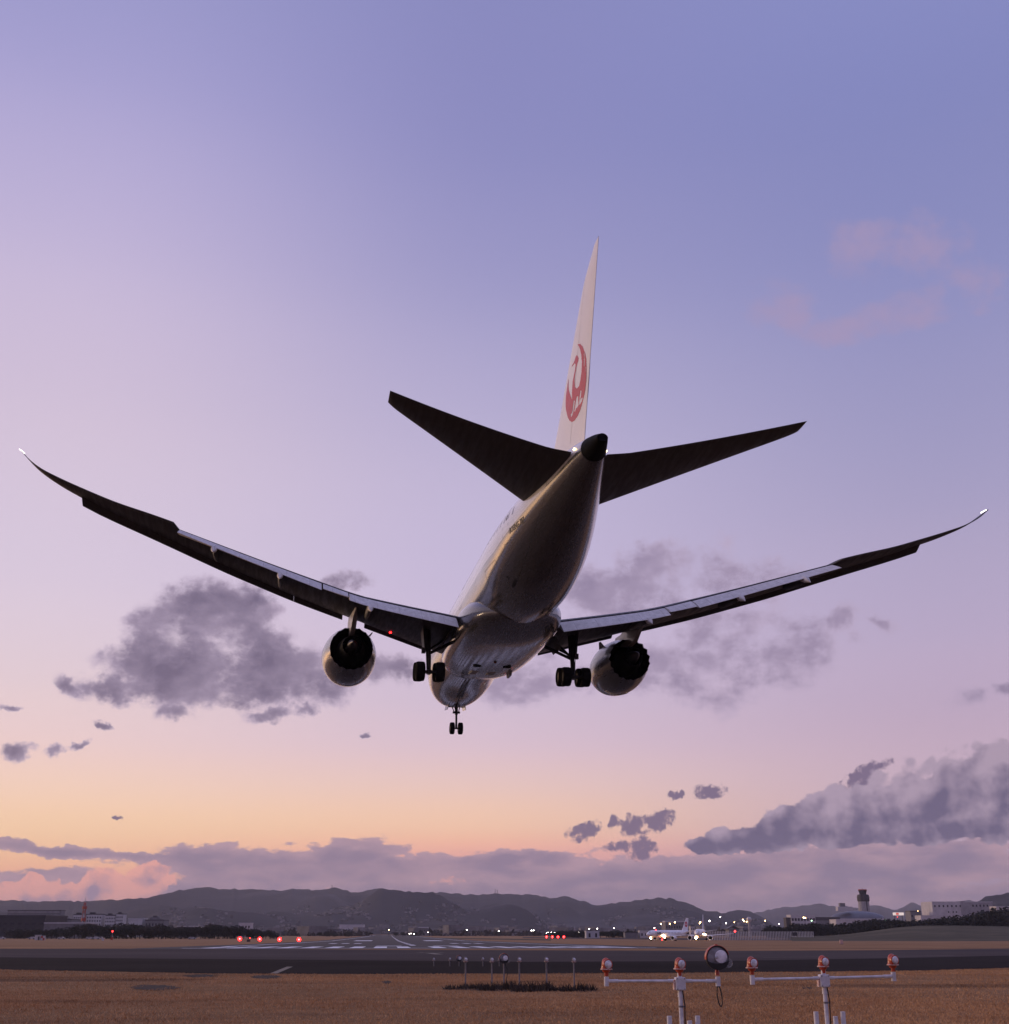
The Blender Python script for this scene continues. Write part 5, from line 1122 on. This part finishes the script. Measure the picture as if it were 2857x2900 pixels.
bld('office_block', 2243, 2312, 2590, 1600, 25, 'white framed office building with a bright lit panel left of the terminal', 'building', 'whitewall', 'roofpale', 1.4, (8, 2, .7, .5, .4, .9))
bld('office_block', 2229, 2242, 2598, 1580, 15, 'narrow dark block at the left end of the terminal group', 'building', 'darkwall', 'roofdark', .8)
r_, w_, h_ = bld('warehouse', 2648, 2741, 2553, 1500, 40, 'large pale block building with a row of high small windows', 'building', 'whitewall', 'whitewall', .6, None, .0)
for i in range(7): m = MB(); m.box((-w_ * .42 + i * w_ * .13, -.05, h_ * .87), (w_ * .045, .2, h_ * .06)); m.build('window', M['winglass'], r_)
for x in (-.02, .12, .22): m = MB(); m.box((w_ * x, -.05, h_ * .70), (w_ * .035, .2, h_ * .045)); m.build('window', M['winglass'], r_)
m = MB(); m.box((w_ / 2 - 2.4, -.4, h_ * .5), (5, .9, h_ + .8)); m.build('corner_bay', M['concrete'], r_)
r_, w_, h_ = bld('warehouse', 2742, 2821, 2553, 1560, 40, 'pale block building adjoining the large one, with five windows near the roof', 'building', 'concrete', 'roofpale', .8, None, .0)
for i in range(5): m = MB(); m.box((-w_ * .22 + i * w_ * .13, -.05, h_ * .88), (w_ * .05, .2, h_ * .06)); m.build('window', M['winglass'], r_)
bld('office_block', 2584, 2614, 2579, 1500, 20, 'small grey stepped building between the lit sign and the large pale block', 'building', 'greywall', 'roofdark', .8, (4, 3, .5, .4, .3, .9))
bld('warehouse', 2612, 2756, 2592, 1350, 20, 'long white low wall-like shed in front of the large pale block', 'building', 'whitewall', 'roofpale', .6, (14, 1, .5, .3, .5, .8))
bld('office_block', 2830, 2900, 2566, 1400, 20, 'pale roof building at the right edge above the trees', 'building', 'whitewall', 'roofpale', .8)
# lit sign on posts
c = gat(2549, 1300); root = empty('roof_sign', c); tag(root, 'lit white and red advertising sign right of the terminal', 'sign'); Z = lambda y: at(2549, y, 1300).z - c.z; wd = 32 / 3697 * 1300
for x in (-.35, .35): m = MB(); m.tube([(wd * x, 0, 0), (wd * x, 0, Z(2592))], .3, 6); m.build('post', M['eqdark'], root)
m = MB(); m.box((0, 0, (Z(2584) + Z(2592)) / 2), (wd, .5, Z(2584) - Z(2592))); m.build('panel', M['signlit'], root)
m = MB(); m.box((-wd * .1, -.3, (Z(2584) + Z(2592)) / 2), (wd * .25, .1, (Z(2584) - Z(2592)) * .7)); m.build('red_block', M['signred'], root)
# white slatted blast fence
a, b_ = gat(2003, 660), gat(2310, 700); v = b_ - a; L = v.length; root = empty('white_fence', a, math.atan2(v.y, v.x)); tag(root, 'long white upright-slatted fence behind the jets', 'fence')
hf = at(2150, 2637.5, 680).z - a.z; m = MB()
for k in range(int(L / 1.1)): m.box((k * 1.1, 0, hf / 2), (.50, .12, hf))
m.build('slats', M['eqwhite'], root); m = MB(); m.box((L / 2, .2, hf * .25), (L, .15, .2)); m.box((L / 2, .2, hf * .8), (L, .15, .2)); m.build('rail', M['eqdark'], root)
c = gat(2250, 650); 
equip('notice_board', 2250, 0, 650, 1, 'dark square board standing in front of the white fence', 'sign', None, [('board', (0, 0, 2.9), (2.7, .15, 1.7), 'eqdark'), ('post', (-1, 0, 1.1), (.12, .12, 2.2), 'eqdark'), ('post', (1, 0, 1.1), (.12, .12, 2.2), 'eqdark')])
equip('equipment_cabin', 2540, 0, 760, 1, 'tiny white marker box at the foot of the right tree line', 'cabin', None, [('wall', (0, 0, 5.6), (.8, .8, 1.4), 'eqwhite'), ('post', (0, 0, 2.5), (.2, .2, 5), 'eqwhite')])

# lamps on poles across the airfield
LN = [0]
def pole_lamp(px, py, D, r, mat, label=None):
    LN[0] += 1; colr = {'e_white': 'white', 'e_warm': 'amber', 'e_green': 'green', 'e_red': 'red'}[mat]
    zone = 'left of the four bright red lights' if px < 660 else 'above the left red lights' if px < 720 else 'at the far runway end' if px < 1300 else 'between the runway end and the small red lights' if px < 1530 else 'above the four small red lights' if px < 1600 else 'beside the tiny distant jet' if px < 1800 else 'above the jet with lettering' if px < 1950 else 'above the jet facing the camera' if px < 2030 else 'near the radar ball' if px < 2140 else 'left of the terminal group' if px < 2260 else 'before the terminal buildings' if px < 2500 else 'near the lit sign'
    label = label or 'distant pole with a lit %s lamp %s' % (colr, zone)
    r *= .68; c = at(px, py, D); b = Vector((c.x, c.y, gz(c.y))); root = empty('lamp_post', b); tag(root, label, 'lamp post', 'lit lamp posts on the far side of the airfield')
    m = MB(); m.tube([(0, 0, 0), (0, 0, c.z - b.z - r)], [.16, .10], 6); m.build('pole', M['eqdark'], root)
    lampball(root, (0, 0, c.z - b.z), r, mat, 'lamp_shade' if False else 'lamp')
for px, py, r, mt in [(1668.5, 2630.5, .62, 'e_white'), (1691, 2629.5, .70, 'e_white'), (1738.5, 2628.5, .5, 'e_white'), (1853, 2628, .62, 'e_white'), (1871, 2616.5, .9, 'e_warm'), (1896.5, 2616, .8, 'e_warm'), (1911, 2612, .95, 'e_warm'), (1983, 2611, .8, 'e_warm'), (1981, 2615, .7, 'e_warm'),
                      (2009, 2608, .9, 'e_white'), (2039.5, 2597, .62, 'e_white'), (2056, 2614, .85, 'e_white'), (2079.5, 2611.5, .55, 'e_warm'), (2104, 2604.5, .95, 'e_warm'), (2107, 2609, .8, 'e_warm'), (2114, 2610, .7, 'e_warm'), (2166.5, 2607, .75, 'e_warm'), (2276, 2599, 1.25, 'e_warm'), (2280, 2599.5, 1.0, 'e_warm'), (2298, 2607, .8, 'e_green'),
                      (2206, 2616, .5, 'e_white'), (2507, 2604, .4, 'e_green'), (2541.5, 2597, .4, 'e_red'), (2599, 2580, .4, 'e_warm')]:
    pole_lamp(px, py, 1450, r, mt)
for px, py, r, mt in [(651, 2645.5, .3, 'e_warm'), (659, 2643.5, .45, 'e_white'), (676, 2645, .45, 'e_warm'), (681, 2643, .45, 'e_warm'), (690, 2644.5, .35, 'e_white'), (696, 2645.5, .3, 'e_white'), (705, 2646, .42, 'e_white'), (709, 2646, .38, 'e_white'), (592, 2644.5, .35, 'e_white'), (569, 2626, .4, 'e_white'), (1322, 2633, .62, 'e_white'), (1412, 2637, .7, 'e_white'),
                      (1505, 2635, .8, 'e_white'), (1511, 2634.5, .8, 'e_white'), (1547.5, 2642, .35, 'e_white'), (1552, 2640, .35, 'e_white'), (1561, 2640, .4, 'e_white'), (1570, 2640.5, .4, 'e_white'), (1159, 2644, .5, 'e_white'), (1164, 2643.5, .5, 'e_white'), (1172, 2644.5, .5, 'e_white'), (1212, 2640, .4, 'e_white'), (1101, 2633, .7, 'e_warm'), (1640, 2638, .4, 'e_white'), (1780, 2640.5, .25, 'e_white')]:
    pole_lamp(px, py, 1500, r * .9, mt)

# trees ---------------------------------------------------------------
def tree_proto(seed, h, w, mat):
    rs = np.random.default_rng(seed); root = empty('field_tree')
    m = MB(); m.tube([(0, 0, -1.0), (.1, 0, h * .25), (-.1, .1, h * .6)], [h * .035, h * .025, h * .01], 8)
    for k in range(5):
        a = k * 1.3 + seed; m.tube([(0, 0, h * (.25 + .06 * k)), (w * .3 * cos(a), w * .3 * sin(a), h * (.45 + .07 * k))], [h * .015, h * .005], 5)
    m.build('trunk', M['bark'], root)
    cl = [(rs.uniform(-.32, .32) * w, rs.uniform(-.3, .3) * w, h * rs.uniform(.25, .82), rs.uniform(.16, .30) * w) for _ in range(13)]
    V = []; Fc = []
    for cx, cy, cz, r in cl:
        N = 95
        d = rs.normal(0, 1, (N, 3)); d /= np.linalg.norm(d, axis=1)[:, None]; p = d * (r * rs.uniform(.55, 1.08, (N, 1))) * np.array([1, 1, .85]) + np.array([cx, cy, cz])
        for q in p:
            t1 = rs.normal(0, 1, 3); t1 /= np.linalg.norm(t1); t2 = np.cross(t1, rs.normal(0, 1, 3)); t2 /= np.linalg.norm(t2); s = r * rs.uniform(.10, .22)
            b = len(V); V += [tuple(q - t1 * s), tuple(q + t2 * s * .7), tuple(q + t1 * s), tuple(q - t2 * s * .7)]; Fc.append((b, b + 1, b + 2, b + 3))
    m = MB(); m.add(V, Fc); m.build('crown', mat, root); return root
protos = [tree_proto(3, 8, 8.5, M['leaf']), tree_proto(8, 8, 7.0, M['leaf']), tree_proto(15, 8, 9.5, M['leaf']), tree_proto(21, 8, 8.0, M['leaf2'])]
used = set()
SHAPE = ('broad-crowned', 'narrow', 'wide spreading', 'brownish')
def zone(px):
    for lim, t in ((120, 'before the dark hangar at the left edge'), (205, 'before the low warehouse on the left'), (262, 'at the foot of the striped mast'), (345, 'below the white apartment blocks'), (470, 'below the stepped-roof building'), (560, 'right of the stepped-roof building'), (660, 'left of the small white building near the red lights'), (790, 'at the right end of the left tree line'),
                   (1000, 'left of the runway end'), (1300, 'right of the runway end'), (1600, 'left of the tiny distant jet'), (1668, 'right of the tiny distant jet'), (1810, 'left of the jet with lettering'), (2245, 'above the white fence at its right end'), (2320, 'before the white framed office building'), (2372, 'before the dark terminal wing'), (2440, 'below the left half of the dome roof'), (2530, 'below the right half of the dome roof'), (2600, 'below the lit sign'), (2700, 'before the low white shed'), (2790, 'below the large pale block building')):
        if px < lim: return t
    return 'at the right edge of the picture'
def put_tree(px, ytop, D, k, label, grp, wf=1.0):
    label = 'dark %s tree %s' % (SHAPE[k], zone(px)) if k < 3 else 'brownish bushy tree %s' % zone(px)
    src = protos[k]
    o = src if k not in used else copy_tree(src); used.add(k)
    c = gat(px, D); hh = at(px, ytop, D).z - c.z; s = hh / 7.6
    o.location = (c.x, c.y, c.z - .3); o.scale = (s * wf, s * wf, s); o.rotation_euler = (0, 0, random.uniform(0, 6.28)); tag(o, label, 'tree', grp)
prof = [(2168, 2627), (2180, 2622), (2200, 2620), (2230, 2624), (2262, 2612), (2272, 2614), (2290, 2614), (2310, 2610), (2336, 2617), (2355, 2622), (2373, 2614), (2395, 2616), (2410, 2612), (2440, 2606), (2475, 2603), (2503, 2598), (2540, 2604), (2575, 2605), (2620, 2603), (2663, 2599), (2689, 2597), (2712, 2595), (2730, 2592), (2760, 2586), (2782, 2582), (2820, 2578), (2860, 2572), (2920, 2570)]
LR = 'dark tree in the continuous tree line in front of the terminal on the right'
x = 2172; i = 0
while x < 2900:
    put_tree(x, interp(prof, x)[0] + random.uniform(-1.5, 2.5), 930 + random.uniform(-40, 60), (0, 1, 2)[i % 3], LR, 'trees in front of the terminal', 1.25)
    x += random.uniform(9, 15); i += 1
prof = [(150, 2625), (200, 2624), (240, 2616), (300, 2619), (360, 2615), (400, 2620), (460, 2618), (520, 2625), (580, 2622), (600, 2613), (640, 2617), (670, 2623), (690, 2626), (720, 2630), (760, 2636)]
x = 30; i = 0
while x < 780:
    y = interp(prof, x)[0] + random.uniform(-3, 5)
    if x < 150: y = 2630 + random.uniform(-2, 4)
    put_tree(x, y, 860 + random.uniform(-30, 60), (0, 3, 1, 2, 3)[i % 5], 'dark scrubby tree along the left edge of the airfield', 'trees along the left edge of the airfield', 1.35)
    x += random.uniform(9, 15); i += 1
for x in frange(1572, 1662, 9) + frange(1700, 1800, 6):
    put_tree(x, 2637 + random.uniform(-3, 2), 1150, random.choice((0, 2)), 'low dark tree behind the tiny distant jet', 'low trees behind the tiny distant jet', 1.6)
for x in (905, 925, 948, 985, 1120, 1140):
    put_tree(x, 2637 + random.uniform(-1, 2), 1500, random.choice((0, 2)), 'small round bush tree near the far runway end', 'bush trees near the far runway end', 1.3)

# parked vehicles, far left
M['carpale'] = material('pale_car_paint', (.45, .44, .46), .3, coat=.5)
def vehicle(px, D, L, label, rz=0.0):
    b = gat(px, D); root = empty('parked_car', b, rz); tag(root, label, 'car', 'pale cars parked by the left trees')
    m = MB(); m.loft([[(-L / 2, -.85, .35), (L / 2, -.85, .35), (L / 2, -.85, .85), (L * .28, -.85, .95), (L * .12, -.80, 1.45), (-L * .3, -.80, 1.45), (-L * .46, -.85, .95), (-L / 2, -.85, .85)], [(-L / 2, .85, .35), (L / 2, .85, .35), (L / 2, .85, .85), (L * .28, .85, .95), (L * .12, .8, 1.45), (-L * .3, .8, 1.45), (-L * .46, .85, .95), (-L / 2, .85, .85)]])
    m.build('body', M['carpale'], root, smooth=30)
    m = MB(); m.box((-L * .08, -.86, 1.18), (L * .36, .04, .32)); m.build('side_window', M['glassdark'], root)
    for x in (-L * .3, L * .3):
        for y in (-.8, .8): m = MB(); m.lathe([(.1, -.1), (.33, -.1), (.33, .1), (.1, .1)], (x, y, .33), 'Y', 14); m.build('wheel', M['tyre'], root, smooth=40)
for i, (px, lab) in enumerate([(6, 'pale car parked at the far left edge of the field'), (92, 'pale car left of the white box cabin'), (176, 'pale car parked before the low warehouse'), (255, 'pale car parked just right of the striped mast foot'), (272, 'pale car beside another, right of the striped mast'), (287, 'third pale car right of the striped mast'), (545, 'lone pale car far right in the left parking row')]):
    vehicle(px, 780, 4.4, lab, radians((0, 180, 0, 8, 175, 0, 5)[i]))

# the town spread over the foot of the hills: far too many houses to count
M['townwall'] = ground_mat('town_wall', [(.35, (.10, .09, .095)), (.5, (.20, .185, .19)), (.65, (.36, .34, .345))], (.02, .05, .3), .9, 0, 1)
M['towndark'] = ground_mat('town_dark_roof', [(.35, (.03, .03, .035)), (.5, (.06, .055, .062)), (.65, (.10, .09, .1))], (.02, .05, .3), .9, 0, 1)
def inhill(px, dd):
    """height of the main hill mesh"""
    i = (px - RIDGE[0][0]) / 6; t = (dd - 3600) / 3400 * .8 * HR
    if t < 0: return -1.5
    i0 = int(max(0, min(HN - 2, i))); r0 = int(max(0, min(HR - 1, t))); a = i - i0; b = t - r0
    z = lambda p, q: HV[p * (HR + 1) + q][2]
    return (z(i0, r0) * (1 - a) + z(i0 + 1, r0) * a) * (1 - b) + (z(i0, r0 + 1) * (1 - a) + z(i0 + 1, r0 + 1) * a) * b
tm = MB(); rs = random.Random(5)
def house(px, dd, s, hgt, z0, mi):
    p = at(px, HY, dd); tm.cur = mi; tm.box((p.x, p.y, z0 + hgt / 2 - 1.5), (s, s * rs.uniform(.6, 1.2), hgt + 3), rs.uniform(0, 3))
for _ in range(15000):
    px = rs.uniform(-60, 2180); dd = 1900 + 3900 * rs.random() ** 1.25
    dens = vnoise(px / 70, dd / 420, 77) * .65 + vnoise(px / 26, dd / 160, 78) * .45
    lim = .46 + .26 * max(0, (dd - 3300) / 2500)
    if 1450 < px < 2000: lim -= .10
    if px < 450: lim += .08
    if dens < lim: continue
    if 1030 < px < 1170 and dd < 3100: continue
    z = inhill(px, dd) if dd > 3600 else -1.5
    if z > 110 or (z > 25 and rs.random() < .35): continue
    big = z < 15 and rs.random() < .05; house(px, dd, rs.uniform(16, 34) if big else rs.uniform(6, 11), rs.uniform(8, 15) if big else rs.uniform(3, 6.5), z, 0 if big or rs.random() < .6 else 1)
o = tm.build('town', [M['townwall'], M['towndark']]); tag(o, 'pale houses of the town scattered over the foot of the hills', 'town', kind='stuff')
# scrub and woods between the airfield and the town
V = []; Fc = []; rs2 = np.random.default_rng(4)
for _ in range(1500):
    px = rs2.uniform(-60, 2200); dd = rs2.uniform(1750, 3500)
    if 1040 < px < 1165: continue
    p = at(px, HY, dd); r = rs2.uniform(3, 8)
    for q in rs2.normal(0, 1, (16, 3)):
        q = q / np.linalg.norm(q) * r * np.array([1.6, 1.6, .55]) + np.array([p.x, p.y, -1.5 + r * .35]); t1 = rs2.normal(0, 1, 3) * r * .3; t2 = rs2.normal(0, 1, 3) * r * .3
        b = len(V); V += [tuple(q - t1), tuple(q + t2), tuple(q + t1), tuple(q - t2)]; Fc.append((b, b + 1, b + 2, b + 3))
m = MB(); m.add(V, Fc); o = m.build('scrub', M['leaf2']); tag(o, 'dark scrub between the airfield and the town', 'scrub', kind='stuff')
# pylons on the ridge
for px, yt in ((940, 2506), (1402, 2517), (1408, 2519)):
    c = at(px, interp(RIDGE, px)[0] + 2, 7000); root = empty('ridge_pylon', c); tag(root, 'tiny power pylon on the hill ridge', 'pylon', 'power pylons on the hill ridge'); hh = at(px, yt, 7000).z - c.z
    m = MB(); m.loft([[(-2.5, -2.5, -8), (2.5, -2.5, -8), (2.5, 2.5, -8), (-2.5, 2.5, -8)], [(-.6, -.6, hh), (.6, -.6, hh), (.6, .6, hh), (-.6, .6, hh)]]); m.build('tower', M['eqdark'], root)
    m = MB(); m.box((0, 0, hh * .8), (9, .8, .8)); m.build('arm', M['eqdark'], root)

# =================================================================== haze: one closed box of even air round everything
hz_ = MB(); hz_.box((0, 10500, 195), (52000, 30000, 410)); hb = hz_.build('haze', bpy.data.materials.new('haze_air')); tag(hb, kind='stuff')
hmt = hb.data.materials[0]; hmt.use_nodes = True; hn = hmt.node_tree; hn.nodes.clear()
pv = hn.nodes.new('ShaderNodeVolumePrincipled'); ho = hn.nodes.new('ShaderNodeOutputMaterial'); hn.links.new(pv.outputs[0], ho.inputs['Volume'])
pv.inputs['Color'].default_value = (.86, .84, .92, 1); pv.inputs['Density'].default_value = 4.9e-5; pv.inputs['Anisotropy'].default_value = .2
hb.display_type = 'WIRE'
